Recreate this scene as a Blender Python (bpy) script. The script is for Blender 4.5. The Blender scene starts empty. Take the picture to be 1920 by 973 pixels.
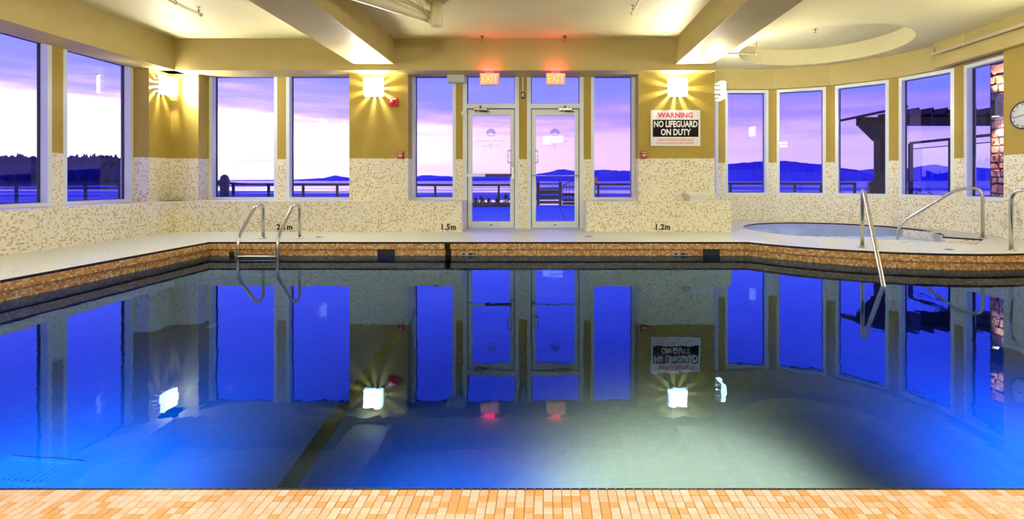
import bpy, bmesh, math, random
from mathutils import Vector, Matrix
from mathutils.geometry import tessellate_polygon
PI = math.pi
R = random.Random(7)
SC = bpy.context.scene
COL = SC.collection

# ------------------------------------------------------------------ camera
cam_d = bpy.data.cameras.new('camera')
cam = bpy.data.objects.new('camera', cam_d)
COL.objects.link(cam)
cam.location = (0, 0, 0.88)
cam.rotation_euler = (PI / 2, 0, 0)
cam_d.sensor_width = 36.0
cam_d.lens = 940 / 1920 * 36
cam_d.shift_x = -65 / 1920
cam_d.shift_y = -148.5 / 1920
cam_d.clip_start = 0.05
cam_d.clip_end = 20000
SC.camera = cam

# ------------------------------------------------------------------ exposure and light paths
SC.view_settings.view_transform = 'Standard'
SC.view_settings.look = 'None'
SC.view_settings.exposure = 0.0
SC.view_settings.gamma = 1.0
SC.view_settings.use_curve_mapping = False
cy = SC.cycles
cy.use_denoising = True
cy.max_bounces = 7
cy.diffuse_bounces = 4
cy.glossy_bounces = 4
cy.transmission_bounces = 4
cy.transparent_max_bounces = 12
cy.caustics_reflective = False
cy.caustics_refractive = False
cy.sample_clamp_indirect = 6.0

RAY_LIGHT_W = 42.0  # power of the point light added behind each lamp for the wall rays
LAMP_E = 275.0        # emission of the wall lamp shades
SKY_K = 1.0

# ------------------------------------------------------------------ sky: dusk after sunset, glow low on the left
def N(nt, typ, loc=(0, 0), **kw):
    n = nt.nodes.new(typ)
    for k, v in kw.items():
        setattr(n, k, v)
    return n

def ramp(nt, stops, interp='LINEAR'):
    r = nt.nodes.new('ShaderNodeValToRGB')
    r.color_ramp.interpolation = interp
    e = r.color_ramp.elements
    while len(e) > 1:
        e.remove(e[-1])
    e[0].position = stops[0][0]
    e[0].color = tuple(stops[0][1]) + (1,)
    for p, c in stops[1:]:
        x = e.new(p)
        x.color = tuple(c) + (1,)
    return r

def mth(nt, op, a, b=None, c=None, clamp=False):
    m = nt.nodes.new('ShaderNodeMath')
    m.operation = op
    m.use_clamp = clamp
    for i, v in enumerate((a, b, c)):
        if v is None:
            continue
        if isinstance(v, (int, float)):
            m.inputs[i].default_value = v
        else:
            nt.links.new(v, m.inputs[i])
    return m.outputs[0]

def mixc(nt, f, a, b, mode='MIX'):
    m = nt.nodes.new('ShaderNodeMix')
    m.data_type = 'RGBA'
    m.blend_type = mode
    for sock, v in ((m.inputs[0], f), (m.inputs[6], a), (m.inputs[7], b)):
        if isinstance(v, (int, float)):
            sock.default_value = v
        elif isinstance(v, (tuple, list)):
            sock.default_value = tuple(v) + (1,) if len(v) == 3 else v
        else:
            nt.links.new(v, sock)
    return m.outputs[2]

W = bpy.data.worlds.new('dusk_sky')
SC.world = W
W.use_nodes = True
nt = W.node_tree
nt.nodes.clear()
tc = N(nt, 'ShaderNodeTexCoord')
sep = N(nt, 'ShaderNodeSeparateXYZ')
nt.links.new(tc.outputs['Generated'], sep.inputs[0])
zz = mth(nt, 'MAXIMUM', sep.outputs[2], 0.0)
mp = N(nt, 'ShaderNodeMapping')
mp.inputs['Scale'].default_value = (2.2, 2.2, 26.0)
mp.inputs['Rotation'].default_value = (0, math.radians(1.5), 0)
nt.links.new(tc.outputs['Generated'], mp.inputs[0])
ns = N(nt, 'ShaderNodeTexNoise')
ns.inputs['Scale'].default_value = 1.6
ns.inputs['Detail'].default_value = 5
ns.inputs['Roughness'].default_value = 0.55
nt.links.new(mp.outputs[0], ns.inputs['Vector'])
cl = mth(nt, 'SUBTRACT', ns.outputs[0], 0.5)
ze = mth(nt, 'ADD', zz, mth(nt, 'MULTIPLY', cl, 0.14))
# sqrt spreads the low band of the sky where the colours change
zr = mth(nt, 'SQRT', mth(nt, 'MAXIMUM', ze, 0.0))
rp = ramp(nt, [(0.0, (1.25, 0.75, 1.5)), (0.20, (1.3, 0.80, 1.5)), (0.29, (1.2, 0.70, 1.45)),
               (0.35, (0.70, 0.42, 1.8)), (0.41, (0.38, 0.36, 2.0)), (0.50, (0.28, 0.31, 2.1)),
               (0.70, (0.10, 0.16, 1.6)), (1.0, (0.03, 0.08, 1.1))])
nt.links.new(zr, rp.inputs[0])
# azimuth of the afterglow
dt = N(nt, 'ShaderNodeVectorMath', operation='DOT_PRODUCT')
nt.links.new(tc.outputs['Generated'], dt.inputs[0])
dt.inputs[1].default_value = Vector((-0.72, 0.69, 0.06)).normalized()
az = mth(nt, 'MAXIMUM', dt.outputs['Value'], 0.0)
glow = mth(nt, 'POWER', az, 7.0)
low = mth(nt, 'POWER', 2.718, mth(nt, 'MULTIPLY', mth(nt, 'POWER', mth(nt, 'DIVIDE', mth(nt, 'SUBTRACT', ze, 0.068), 0.05), 2.0), -1.0))
gl = mth(nt, 'MULTIPLY', glow, low)
glc = mixc(nt, 1.0, rp.outputs[0], mixc(nt, gl, (0, 0, 0), (1.8, 1.7, 1.7)), 'ADD')
# the sky away from the glow is duller and bluer
side = mth(nt, 'POWER', az, 1.0)
tint = mixc(nt, side, (0.50, 0.62, 0.95), (1, 1, 1))
fin = mixc(nt, 1.0, glc, tint, 'MULTIPLY')
bg = N(nt, 'ShaderNodeBackground')
bg.inputs[1].default_value = SKY_K
nt.links.new(fin, bg.inputs[0])
wo = N(nt, 'ShaderNodeOutputWorld')
nt.links.new(bg.outputs[0], wo.inputs[0])

# ------------------------------------------------------------------ materials
MATS = {}
def new_mat(name):
    m = bpy.data.materials.new(name)
    m.use_nodes = True
    MATS[name] = m
    return m, m.node_tree, m.node_tree.nodes['Principled BSDF']

def plain(name, col, rough=0.5, metal=0.0, emit=None, es=0.0, noise=0.0, nscale=8.0, bump=0.0, spec=0.5):
    m, t, p = new_mat(name)
    p.inputs['Roughness'].default_value = rough
    p.inputs['Metallic'].default_value = metal
    p.inputs['Specular IOR Level'].default_value = spec
    p.inputs['Base Color'].default_value = tuple(col) + (1,)
    if emit:
        p.inputs['Emission Color'].default_value = tuple(emit) + (1,)
        p.inputs['Emission Strength'].default_value = es
    if noise or bump:
        tcx = N(t, 'ShaderNodeTexCoord')
        nx = N(t, 'ShaderNodeTexNoise')
        nx.inputs['Scale'].default_value = nscale
        nx.inputs['Detail'].default_value = 4
        t.links.new(tcx.outputs['Object'], nx.inputs['Vector'])
        if noise:
            d = tuple(max(0, c * (1 - noise)) for c in col)
            l = tuple(c * (1 + noise) for c in col)
            r = ramp(t, [(0.3, d), (0.7, l)])
            t.links.new(nx.outputs[0], r.inputs[0])
            t.links.new(r.outputs[0], p.inputs['Base Color'])
        if bump:
            b = N(t, 'ShaderNodeBump')
            b.inputs['Strength'].default_value = bump
            b.inputs['Distance'].default_value = 0.01
            t.links.new(nx.outputs[0], b.inputs['Height'])
            t.links.new(b.outputs[0], p.inputs['Normal'])
    return m

def mosaic(name, stops, grout, size=0.0255, gw=0.055, rough=0.3, spec=0.5):
    """square mosaic laid out on the metre UVs; stops = constant colour ramp over white noise"""
    m, t, p = new_mat(name)
    uv = N(t, 'ShaderNodeUVMap')
    uv.uv_map = 'UVMap'
    sc = N(t, 'ShaderNodeVectorMath', operation='SCALE')
    sc.inputs['Scale'].default_value = 1.0 / size
    t.links.new(uv.outputs[0], sc.inputs[0])
    ofs = N(t, 'ShaderNodeVectorMath', operation='ADD')
    ofs.inputs[1].default_value = (0.013, 0.011, 0.5)
    t.links.new(sc.outputs[0], ofs.inputs[0])
    fl = N(t, 'ShaderNodeVectorMath', operation='FLOOR')
    fr = N(t, 'ShaderNodeVectorMath', operation='FRACTION')
    t.links.new(ofs.outputs[0], fl.inputs[0])
    t.links.new(ofs.outputs[0], fr.inputs[0])
    wn = N(t, 'ShaderNodeTexWhiteNoise', noise_dimensions='2D')
    t.links.new(fl.outputs[0], wn.inputs['Vector'])
    r = ramp(t, stops, 'CONSTANT')
    t.links.new(wn.outputs['Value'], r.inputs[0])
    s = N(t, 'ShaderNodeSeparateXYZ')
    t.links.new(fr.outputs[0], s.inputs[0])
    def edge(o):
        return mth(t, 'GREATER_THAN', mth(t, 'MINIMUM', o, mth(t, 'SUBTRACT', 1.0, o)), gw)
    msk = mth(t, 'MULTIPLY', edge(s.outputs[0]), edge(s.outputs[1]))
    c = mixc(t, msk, grout, r.outputs[0])
    t.links.new(c, p.inputs['Base Color'])
    p.inputs['Roughness'].default_value = rough
    p.inputs['Specular IOR Level'].default_value = spec
    b = N(t, 'ShaderNodeBump')
    b.inputs['Strength'].default_value = 0.25
    b.inputs['Distance'].default_value = 0.002
    t.links.new(msk, b.inputs['Height'])
    t.links.new(b.outputs[0], p.inputs['Normal'])
    return m

m_wall = plain('mustard wall paint', (0.40, 0.285, 0.052), 0.55, noise=0.05, nscale=3, spec=0.3)
m_ceil = plain('cream ceiling paint', (0.76, 0.69, 0.38), 0.6, noise=0.03, nscale=2, bump=0.05, spec=0.25)
m_soff = plain('ochre bulkhead paint', (0.50, 0.40, 0.145), 0.5, noise=0.04, nscale=3, spec=0.35)
m_tile = mosaic('cream wall mosaic', [(0, (0.88, 0.86, 0.72)), (0.42, (0.83, 0.77, 0.55)), (0.66, (0.63, 0.50, 0.24)), (0.86, (0.92, 0.91, 0.84))], (0.74, 0.68, 0.52))
m_deck = mosaic('pale deck mosaic', [(0, (0.82, 0.86, 0.74)), (0.4, (0.76, 0.79, 0.64)), (0.75, (0.88, 0.92, 0.84))], (0.68, 0.70, 0.56), rough=0.32)
m_band = mosaic('tan waterline mosaic', [(0, (0.60, 0.33, 0.12)), (0.38, (0.46, 0.22, 0.06)), (0.6, (0.74, 0.48, 0.23)), (0.84, (0.82, 0.65, 0.42))], (0.42, 0.21, 0.08))
m_black = mosaic('black edge mosaic', [(0, (0.010, 0.008, 0.012)), (0.5, (0.016, 0.011, 0.016))], (0.10, 0.06, 0.035), gw=0.06, rough=0.25)
m_lane = mosaic('black lane mosaic', [(0, (0.012, 0.010, 0.012)), (0.5, (0.02, 0.014, 0.012))], (0.09, 0.07, 0.04), gw=0.05, rough=0.95, spec=0.05)
m_plast = mosaic('white pool plaster', [(0, (0.42, 0.50, 0.52)), (0.5, (0.39, 0.47, 0.50))], (0.36, 0.43, 0.46), size=0.05, gw=0.03, rough=0.9, spec=0.1)
m_tub = mosaic('tub mosaic', [(0, (0.86, 0.81, 0.76)), (0.42, (0.78, 0.70, 0.62)), (0.7, (0.58, 0.47, 0.36)), (0.86, (0.90, 0.86, 0.82))], (0.66, 0.60, 0.54))
m_grout = plain('sandy grout', (0.58, 0.30, 0.10), 0.8, noise=0.1, nscale=60)
m_nt = [plain('peach glazed tile', (0.97, 0.74, 0.62), 0.32), plain('sand glazed tile', (0.95, 0.62, 0.43), 0.32),
        plain('caramel glazed tile', (0.84, 0.46, 0.19), 0.32)]
m_nblack = plain('black glazed tile', (0.012, 0.008, 0.014), 0.25)
m_alu = plain('white aluminium', (0.74, 0.80, 0.84), 0.35, noise=0.03)
m_gask = plain('dark glazing gasket', (0.02, 0.02, 0.03), 0.5)
m_steel = plain('brushed stainless steel', (0.62, 0.60, 0.57), 0.24, 1.0)
m_dsteel = plain('dark bronze metal', (0.05, 0.04, 0.035), 0.4, 0.6)
m_red = plain('red plastic', (0.62, 0.015, 0.03), 0.35)
m_dred = plain('dark red cast metal', (0.38, 0.012, 0.012), 0.35)
m_white = plain('white plastic', (0.80, 0.80, 0.80), 0.4)
m_signw = plain('white sign face', (0.86, 0.86, 0.88), 0.4)
m_signk = plain('black sign print', (0.01, 0.008, 0.01), 0.6, spec=0.08)
m_signr = plain('red sign print', (0.80, 0.03, 0.12), 0.5)
m_txt = plain('black depth print', (0.015, 0.012, 0.01), 0.4)
m_towel = plain('white terry towel', (0.90, 0.90, 0.89), 0.95, noise=0.05, nscale=90, bump=0.8)
m_pipe = plain('cream painted pipe', (0.72, 0.62, 0.34), 0.45)
m_tube = plain('cream painted sheet metal', (0.80, 0.70, 0.42), 0.4, noise=0.03)
m_brass = plain('brass sprinkler', (0.45, 0.30, 0.10), 0.3, 1.0)
m_shade = plain('lit frosted glass shade', (0.9, 0.9, 0.85), 0.5, emit=(1.0, 0.965, 0.82), es=LAMP_E)
m_shade2 = plain('dimmer frosted glass side', (0.9, 0.9, 0.85), 0.5, emit=(1.0, 0.95, 0.72), es=LAMP_E * 0.03)
m_lampm = plain('dark lamp metal', (0.06, 0.07, 0.09), 0.35, 0.8)
m_exit = plain('lit exit face', (0.8, 0.3, 0.3), 0.5, emit=(1.0, 0.20, 0.24), es=1.1)
m_exitl = plain('lit exit letter', (0.9, 0.4, 0.05), 0.5, emit=(1.0, 0.42, 0.02), es=1.6)
m_exitr = plain('lit red exit mount', (0.8, 0.05, 0.08), 0.5, emit=(1.0, 0.05, 0.10), es=0.7)
m_exitb = plain('pale exit housing', (0.86, 0.74, 0.74), 0.4)
m_clock = plain('clock face', (0.82, 0.84, 0.84), 0.4)
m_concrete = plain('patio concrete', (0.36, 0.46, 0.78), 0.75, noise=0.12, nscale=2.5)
m_wood = plain('dark stained timber', (0.022, 0.016, 0.018), 0.7, noise=0.3, nscale=6)
m_mark = plain('marker plate', (0.55, 0.42, 0.30), 0.4)
m_rail = plain('black railing paint', (0.008, 0.008, 0.012), 0.5)
m_stone = [plain('tan fieldstone', (0.46, 0.30, 0.20), 0.85, noise=0.25, nscale=9, bump=0.8),
           plain('rust fieldstone', (0.40, 0.21, 0.13), 0.85, noise=0.25, nscale=9, bump=0.8),
           plain('grey fieldstone', (0.36, 0.29, 0.24), 0.85, noise=0.25, nscale=9, bump=0.8)]
m_mortar = plain('dark mortar', (0.05, 0.04, 0.035), 0.95)
m_leaf = plain('dark shrub leaves', (0.02, 0.03, 0.03), 0.8)
m_forest = plain('dark conifer forest', (0.006, 0.006, 0.06), 0.95)
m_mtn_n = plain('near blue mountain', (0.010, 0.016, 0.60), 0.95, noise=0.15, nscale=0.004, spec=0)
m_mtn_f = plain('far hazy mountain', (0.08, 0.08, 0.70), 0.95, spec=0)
m_decal = plain('frosted blue decal', (0.22, 0.22, 0.75), 0.6)
m_decal2 = plain('faint pink decal', (0.62, 0.40, 0.72), 0.6)
for q in (m_decal, m_decal2):
    q.node_tree.nodes['Principled BSDF'].inputs['Alpha'].default_value = 0.45
m_grate = plain('pale drain grate', (0.85, 0.97, 0.95), 0.5)
m_dark = plain('dark opening', (0.006, 0.006, 0.02), 0.6)
m_lens = plain('pool lamp lens', (0.8, 0.9, 1), 0.3, emit=(0.6, 0.8, 1.0), es=1.0)

# glass pane
m, t, p = new_mat('window glass')
t.nodes.remove(p)
lw = N(t, 'ShaderNodeLayerWeight')
lw.inputs[0].default_value = 0.5
fc = mth(t, 'ADD', mth(t, 'MULTIPLY', mth(t, 'POWER', lw.outputs['Facing'], 4.0), 0.7), 0.035)
tr = N(t, 'ShaderNodeBsdfTransparent')
tr.inputs[0].default_value = (0.97, 0.98, 1.0, 1)
go = N(t, 'ShaderNodeBsdfGlossy')
go.inputs['Roughness'].default_value = 0.0
mx = N(t, 'ShaderNodeMixShader')
t.links.new(fc, mx.inputs[0]); t.links.new(tr.outputs[0], mx.inputs[1]); t.links.new(go.outputs[0], mx.inputs[2])
t.links.new(mx.outputs[0], t.nodes['Material Output'].inputs[0])
m_glass = m

# pool water: refraction into the basin, tinted mirror at grazing angles, slow ripples
m, t, p = new_mat('pool water')
t.nodes.remove(p)
geo = N(t, 'ShaderNodeNewGeometry')
mp = N(t, 'ShaderNodeMapping')
mp.inputs['Scale'].default_value = (1.0, 0.55, 1.0)
t.links.new(geo.outputs['Position'], mp.inputs[0])
n1 = N(t, 'ShaderNodeTexNoise'); n1.inputs['Scale'].default_value = 1.1; n1.inputs['Detail'].default_value = 1.5
n2 = N(t, 'ShaderNodeTexNoise'); n2.inputs['Scale'].default_value = 9.0; n2.inputs['Detail'].default_value = 2.0
t.links.new(mp.outputs[0], n1.inputs['Vector']); t.links.new(mp.outputs[0], n2.inputs['Vector'])
hh = mth(t, 'ADD', mth(t, 'MULTIPLY', n1.outputs[0], 0.35), mth(t, 'MULTIPLY', n2.outputs[0], 0.15))
bp = N(t, 'ShaderNodeBump'); bp.inputs['Strength'].default_value = 0.5; bp.inputs['Distance'].default_value = 0.006
t.links.new(hh, bp.inputs['Height'])
fz = N(t, 'ShaderNodeFresnel'); fz.inputs['IOR'].default_value = 1.62
t.links.new(bp.outputs[0], fz.inputs['Normal'])
rf = N(t, 'ShaderNodeBsdfRefraction'); rf.inputs['IOR'].default_value = 1.333; rf.inputs['Roughness'].default_value = 0.0
rf.inputs['Color'].default_value = (0.72, 0.92, 1.0, 1)
gs = N(t, 'ShaderNodeBsdfGlossy'); gs.inputs['Roughness'].default_value = 0.0
gs.inputs['Color'].default_value = (0.29, 0.47, 0.84, 1)
t.links.new(bp.outputs[0], rf.inputs['Normal']); t.links.new(bp.outputs[0], gs.inputs['Normal'])
mx = N(t, 'ShaderNodeMixShader')
t.links.new(mth(t, 'MULTIPLY', fz.outputs[0], 1.45, clamp=True), mx.inputs[0])
t.links.new(rf.outputs[0], mx.inputs[1]); t.links.new(gs.outputs[0], mx.inputs[2])
t.links.new(mx.outputs[0], t.nodes['Material Output'].inputs[0])
m_water = m

# bubbling tub water
m, t, p = new_mat('foaming tub water')
tcx = N(t, 'ShaderNodeTexCoord')
nx = N(t, 'ShaderNodeTexNoise'); nx.inputs['Scale'].default_value = 3.0; nx.inputs['Detail'].default_value = 6
t.links.new(tcx.outputs['Object'], nx.inputs['Vector'])
r = ramp(t, [(0.3, (0.60, 0.78, 1.0)), (0.5, (0.72, 0.86, 1.0)), (0.7, (0.95, 0.98, 1.0))])
t.links.new(nx.outputs[0], r.inputs[0]); t.links.new(r.outputs[0], p.inputs['Base Color'])
p.inputs['Roughness'].default_value = 0.7; p.inputs['Specular IOR Level'].default_value = 0.15
b = N(t, 'ShaderNodeBump'); b.inputs['Strength'].default_value = 0.12; b.inputs['Distance'].default_value = 0.01
t.links.new(nx.outputs[0], b.inputs['Height']); t.links.new(b.outputs[0], p.inputs['Normal'])
m_foam = m

# tidal flats: wet mirror-like streaks between dark sand bars
m, t, p = new_mat('tidal flats')
geo = N(t, 'ShaderNodeNewGeometry')
mp = N(t, 'ShaderNodeMapping'); mp.inputs['Scale'].default_value = (0.0035, 0.02, 1)
t.links.new(geo.outputs['Position'], mp.inputs[0])
nx = N(t, 'ShaderNodeTexNoise'); nx.inputs['Scale'].default_value = 1.0; nx.inputs['Detail'].default_value = 5
t.links.new(mp.outputs[0], nx.inputs['Vector'])
wet = ramp(t, [(0.44, (0, 0, 0)), (0.54, (1, 1, 1))])
t.links.new(nx.outputs[0], wet.inputs[0])
p.inputs['Base Color'].default_value = (0.02, 0.03, 0.55, 1)
t.links.new(mth(t, 'SUBTRACT', 0.75, mth(t, 'MULTIPLY', wet.outputs[0], 0.68)), p.inputs['Roughness'])
p.inputs['Specular IOR Level'].default_value = 0.5
m_sea = m

# ------------------------------------------------------------------ mesh helpers
class MB:
    def __init__(s):
        s.v = []; s.f = []; s.m = []; s.uv = []; s.sm = []
    def vert(s, p):
        s.v.append(Vector(p)); return len(s.v) - 1
    def face(s, idx, m=0, uv=None, sm=False):
        s.f.append(tuple(idx)); s.m.append(m); s.uv.append(uv); s.sm.append(sm)
    def poly(s, pts, m=0, uv=None, sm=False):
        s.face([s.vert(p) for p in pts], m, uv, sm)
    def box(s, x0, x1, y0, y1, z0, z1, m=0, X=None):
        c = [(x0, y0, z0), (x1, y0, z0), (x1, y1, z0), (x0, y1, z0), (x0, y0, z1), (x1, y0, z1), (x1, y1, z1), (x0, y1, z1)]
        if X is not None:
            c = [X @ Vector(q) for q in c]
        i = [s.vert(q) for q in c]
        for q in ((0, 3, 2, 1), (4, 5, 6, 7), (0, 1, 5, 4), (1, 2, 6, 5), (2, 3, 7, 6), (3, 0, 4, 7)):
            s.face([i[k] for k in q], m)
        return s
    def prism(s, pts, z0, z1, m=0, X=None):
        lo = [Vector((x, y, z0)) for x, y in pts]; hi = [Vector((x, y, z1)) for x, y in pts]
        if X is not None:
            lo = [X @ q for q in lo]; hi = [X @ q for q in hi]
        a = [s.vert(q) for q in lo]; b = [s.vert(q) for q in hi]
        n = len(pts)
        s.face(a[::-1], m); s.face(b, m)
        for k in range(n):
            s.face((a[k], a[(k + 1) % n], b[(k + 1) % n], b[k]), m)
        return s
    def tube(s, path, r, n=12, m=0, caps=True, r1=None):
        P = [Vector(q) for q in path]
        K = len(P)
        t0 = (P[1] - P[0]).normalized()
        up = Vector((0, 0, 1)) if abs(t0.z) < 0.9 else Vector((1, 0, 0))
        nrm = t0.cross(up).normalized()
        rings = []
        for k in range(K):
            tg = (P[min(k + 1, K - 1)] - P[max(k - 1, 0)]).normalized()
            nrm = (nrm - tg * nrm.dot(tg)).normalized()
            bn = tg.cross(nrm)
            rr = r if r1 is None else r + (r1 - r) * k / (K - 1)
            rings.append([s.vert(P[k] + (nrm * math.cos(2 * PI * j / n) + bn * math.sin(2 * PI * j / n)) * rr) for j in range(n)])
        for k in range(K - 1):
            for j in range(n):
                s.face((rings[k][j], rings[k][(j + 1) % n], rings[k + 1][(j + 1) % n], rings[k + 1][j]), m, sm=True)
        if caps:
            s.face(rings[0][::-1], m); s.face(rings[-1], m)
        return s
    def lathe(s, prof, c=(0, 0, 0), n=24, m=0, X=None):
        c = Vector(c)
        rings = []
        for (r, z) in prof:
            ring = []
            for j in range(n):
                q = Vector((r * math.cos(2 * PI * j / n), r * math.sin(2 * PI * j / n), z))
                if X is not None:
                    q = X @ q
                ring.append(s.vert(q + c))
            rings.append(ring)
        for k in range(len(prof) - 1):
            for j in range(n):
                s.face((rings[k][j], rings[k][(j + 1) % n], rings[k + 1][(j + 1) % n], rings[k + 1][j]), m, sm=True)
        if prof[0][0] > 1e-6:
            s.face(rings[0][::-1], m)
        if prof[-1][0] > 1e-6:
            s.face(rings[-1], m)
        return s
    def strip(s, A, B, closed=True, m=0, u0=None, v=None):
        """wall of quads between two equal loops, running-length UVs"""
        n = len(A)
        acc = [0.0]
        for k in range(n):
            acc.append(acc[-1] + (Vector(A[(k + 1) % n]) - Vector(A[k])).length)
        a = [s.vert(q) for q in A]; b = [s.vert(q) for q in B]
        for k in range(n if closed else n - 1):
            k2 = (k + 1) % n
            va = v[0] if v else A[k][2]; vb = v[1] if v else B[k][2]
            s.face((a[k], a[k2], b[k2], b[k]), m, [(acc[k], va), (acc[k + 1], va), (acc[k + 1], vb), (acc[k], vb)])
        return s
    def slab(s, us, zs, hole, d0, d1, xf, mat=lambda u, z: 0):
        """one connected slab with rectangular openings; hole(uc, zc) -> True where open"""
        nu, nz = len(us) - 1, len(zs) - 1
        fill = [[not hole((us[i] + us[i + 1]) / 2, (zs[j] + zs[j + 1]) / 2) for j in range(nz)] for i in range(nu)]
        cache = {}
        def V(i, d, j):
            k = (i, d, j)
            if k not in cache:
                cache[k] = s.vert(xf(us[i], d1 if d else d0, zs[j]))
            return cache[k]
        ok = lambda i, j: 0 <= i < nu and 0 <= j < nz and fill[i][j]
        for i in range(nu):
            for j in range(nz):
                if not fill[i][j]:
                    continue
                mm = mat((us[i] + us[i + 1]) / 2, (zs[j] + zs[j + 1]) / 2)
                s.face((V(i, 0, j), V(i + 1, 0, j), V(i + 1, 0, j + 1), V(i, 0, j + 1)), mm)
                s.face((V(i, 1, j), V(i, 1, j + 1), V(i + 1, 1, j + 1), V(i + 1, 1, j)), mm)
                if not ok(i - 1, j): s.face((V(i, 0, j), V(i, 0, j + 1), V(i, 1, j + 1), V(i, 1, j)), mm)
                if not ok(i + 1, j): s.face((V(i + 1, 0, j), V(i + 1, 1, j), V(i + 1, 1, j + 1), V(i + 1, 0, j + 1)), mm)
                if not ok(i, j - 1): s.face((V(i, 0, j), V(i, 1, j), V(i + 1, 1, j), V(i + 1, 0, j)), mm)
                if not ok(i, j + 1): s.face((V(i, 0, j + 1), V(i + 1, 0, j + 1), V(i + 1, 1, j + 1), V(i, 1, j + 1)), mm)
        return s
    def build(s, name, mats, parent=None, recalc=True, bevel=0.0, loc=None, uvs=True):
        me = bpy.data.meshes.new(name)
        me.from_pydata([tuple(q) for q in s.v], [], s.f)
        if not isinstance(mats, (list, tuple)):
            mats = [mats]
        for q in mats:
            me.materials.append(q)
        me.polygons.foreach_set('material_index', s.m)
        me.polygons.foreach_set('use_smooth', s.sm)
        if recalc:
            bm = bmesh.new(); bm.from_mesh(me)
            bmesh.ops.recalc_face_normals(bm, faces=bm.faces[:])
            # keep explicit uvs valid: vertex based lookup below
            bm.to_mesh(me); bm.free()
        if uvs:
            ul = me.uv_layers.new(name='UVMap')
            for fi, pl in enumerate(me.polygons):
                uv = s.uv[fi]
                if uv is not None:
                    look = dict(zip(s.f[fi], uv))
                    for li in pl.loop_indices:
                        ul.data[li].uv = look[me.loops[li].vertex_index]
                    continue
                n = pl.normal
                for li in pl.loop_indices:
                    q = me.vertices[me.loops[li].vertex_index].co
                    if abs(n.z) > 0.7:
                        ul.data[li].uv = (q.x, q.y)
                    else:
                        tt = Vector((-n.y, n.x)).normalized()
                        ul.data[li].uv = (q.x * tt.x + q.y * tt.y, q.z)
        o = bpy.data.objects.new(name, me)
        COL.objects.link(o)
        if parent:
            o.parent = parent
        if loc:
            o.location = loc
        if bevel:
            md = o.modifiers.new('edge', 'BEVEL')
            md.width = bevel; md.segments = 2; md.limit_method = 'ANGLE'
        return o

def tag(o, label=None, cat=None, group=None, kind=None):
    if label: o['label'] = label
    if cat: o['category'] = cat
    if group: o['group'] = group
    if kind: o['kind'] = kind
    return o

def empty(name, loc=(0, 0, 0), rz=0.0, label=None, cat=None, group=None, kind=None):
    o = bpy.data.objects.new(name, None)
    o.empty_display_size = 0.1
    COL.objects.link(o)
    o.location = loc
    o.rotation_euler = (0, 0, rz)
    return tag(o, label, cat, group, kind)

def struct(o):
    o['kind'] = 'structure'
    return o

def copy_thing(root, loc, rz=0.0, label=None):
    r = root.copy(); COL.objects.link(r)
    r.location = loc; r.rotation_euler = (0, 0, rz)
    if label: r['label'] = label
    for ch in list(root.children):
        c = ch.copy(); COL.objects.link(c); c.parent = r
        for g in list(ch.children):
            d = g.copy(); COL.objects.link(d); d.parent = c
    return r

def fillet(pts, r, n=7):
    P = [Vector(q) for q in pts]
    out = [P[0]]
    for k in range(1, len(P) - 1):
        a = (P[k - 1] - P[k]); b = (P[k + 1] - P[k])
        rr = min(r, a.length * 0.49, b.length * 0.49)
        p0 = P[k] + a.normalized() * rr; p2 = P[k] + b.normalized() * rr
        for i in range(n + 1):
            u = i / n
            out.append(p0 * (1 - u) ** 2 + P[k] * 2 * u * (1 - u) + p2 * u * u)
    out.append(P[-1])
    return out

def text(name, body, size, mat, parent, mtx, ext=0.001, wx=1.0, bold=0.0, align='CENTER'):
    """flat lettering as a mesh; mtx maps the text plane (x right, y up) to the place it stands"""
    cu = bpy.data.curves.new(name, 'FONT')
    cu.body = body; cu.size = size; cu.align_x = align; cu.align_y = 'CENTER'
    cu.space_character = 1.12 if name == 'depth_marking' else 1.0; cu.extrude = ext; cu.offset = bold; cu.resolution_u = 3
    ob = bpy.data.objects.new(name, cu)
    COL.objects.link(ob)
    dg = bpy.context.evaluated_depsgraph_get()
    me = bpy.data.meshes.new_from_object(ob.evaluated_get(dg))
    bpy.data.objects.remove(ob); bpy.data.curves.remove(cu)
    me.transform(mtx @ Matrix.Diagonal((wx, 1, 1, 1)))
    me.materials.clear(); me.materials.append(mat)
    o = bpy.data.objects.new(name, me); COL.objects.link(o); o.parent = parent
    return o

def face_xz(x, y, z):   # text plane facing -Y (towards the room)
    return Matrix.Translation((x, y, z)) @ Matrix.Rotation(PI / 2, 4, 'X')

def offset_loop(P, d):
    """offset of a counter-clockwise loop, outwards for d > 0"""
    n = len(P); out = []
    for k in range(n):
        a = Vector(P[k - 1]); b = Vector(P[k]); c = Vector(P[(k + 1) % n])
        e1 = (b - a).normalized(); e2 = (c - b).normalized()
        n1 = Vector((e1.y, -e1.x)); n2 = Vector((e2.y, -e2.x))
        mm = (n1 + n2); L = mm.length
        if L < 1e-6:
            mm = n1; k2 = 1
        else:
            mm = mm / L; k2 = 1 / max(0.3, mm.dot(n1))
        q = b + mm * d * k2
        out.append((q.x, q.y))
    return out

def z3(P, z):
    return [(x, y, z) for x, y in P]

# ------------------------------------------------------------------ main dimensions
ZC, ZS, ZB = 3.30, 2.755, 2.855      # ceiling, bulkhead underside, beam underside
YL, YP, YF = 8.55, 8.85, 9.12        # ledge front, pier face, window frame plane
XL, XLP, XLF = -6.35, -6.64, -6.91   # the same planes of the left wall
XR = 7.0
ZT = 1.265                            # top of the wall mosaic
ZL = 0.525                            # ledge top
WATER = -0.20
YN = 1.427                            # near pool edge
BC = Vector((4.40, 8.20)); BA = 2.83  # bay centre and apothem of its frames
TUB = Vector((5.15, 8.95)); TR = 1.52
PIV = Vector((5.2, 8.92)); PR = 2.93

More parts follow.
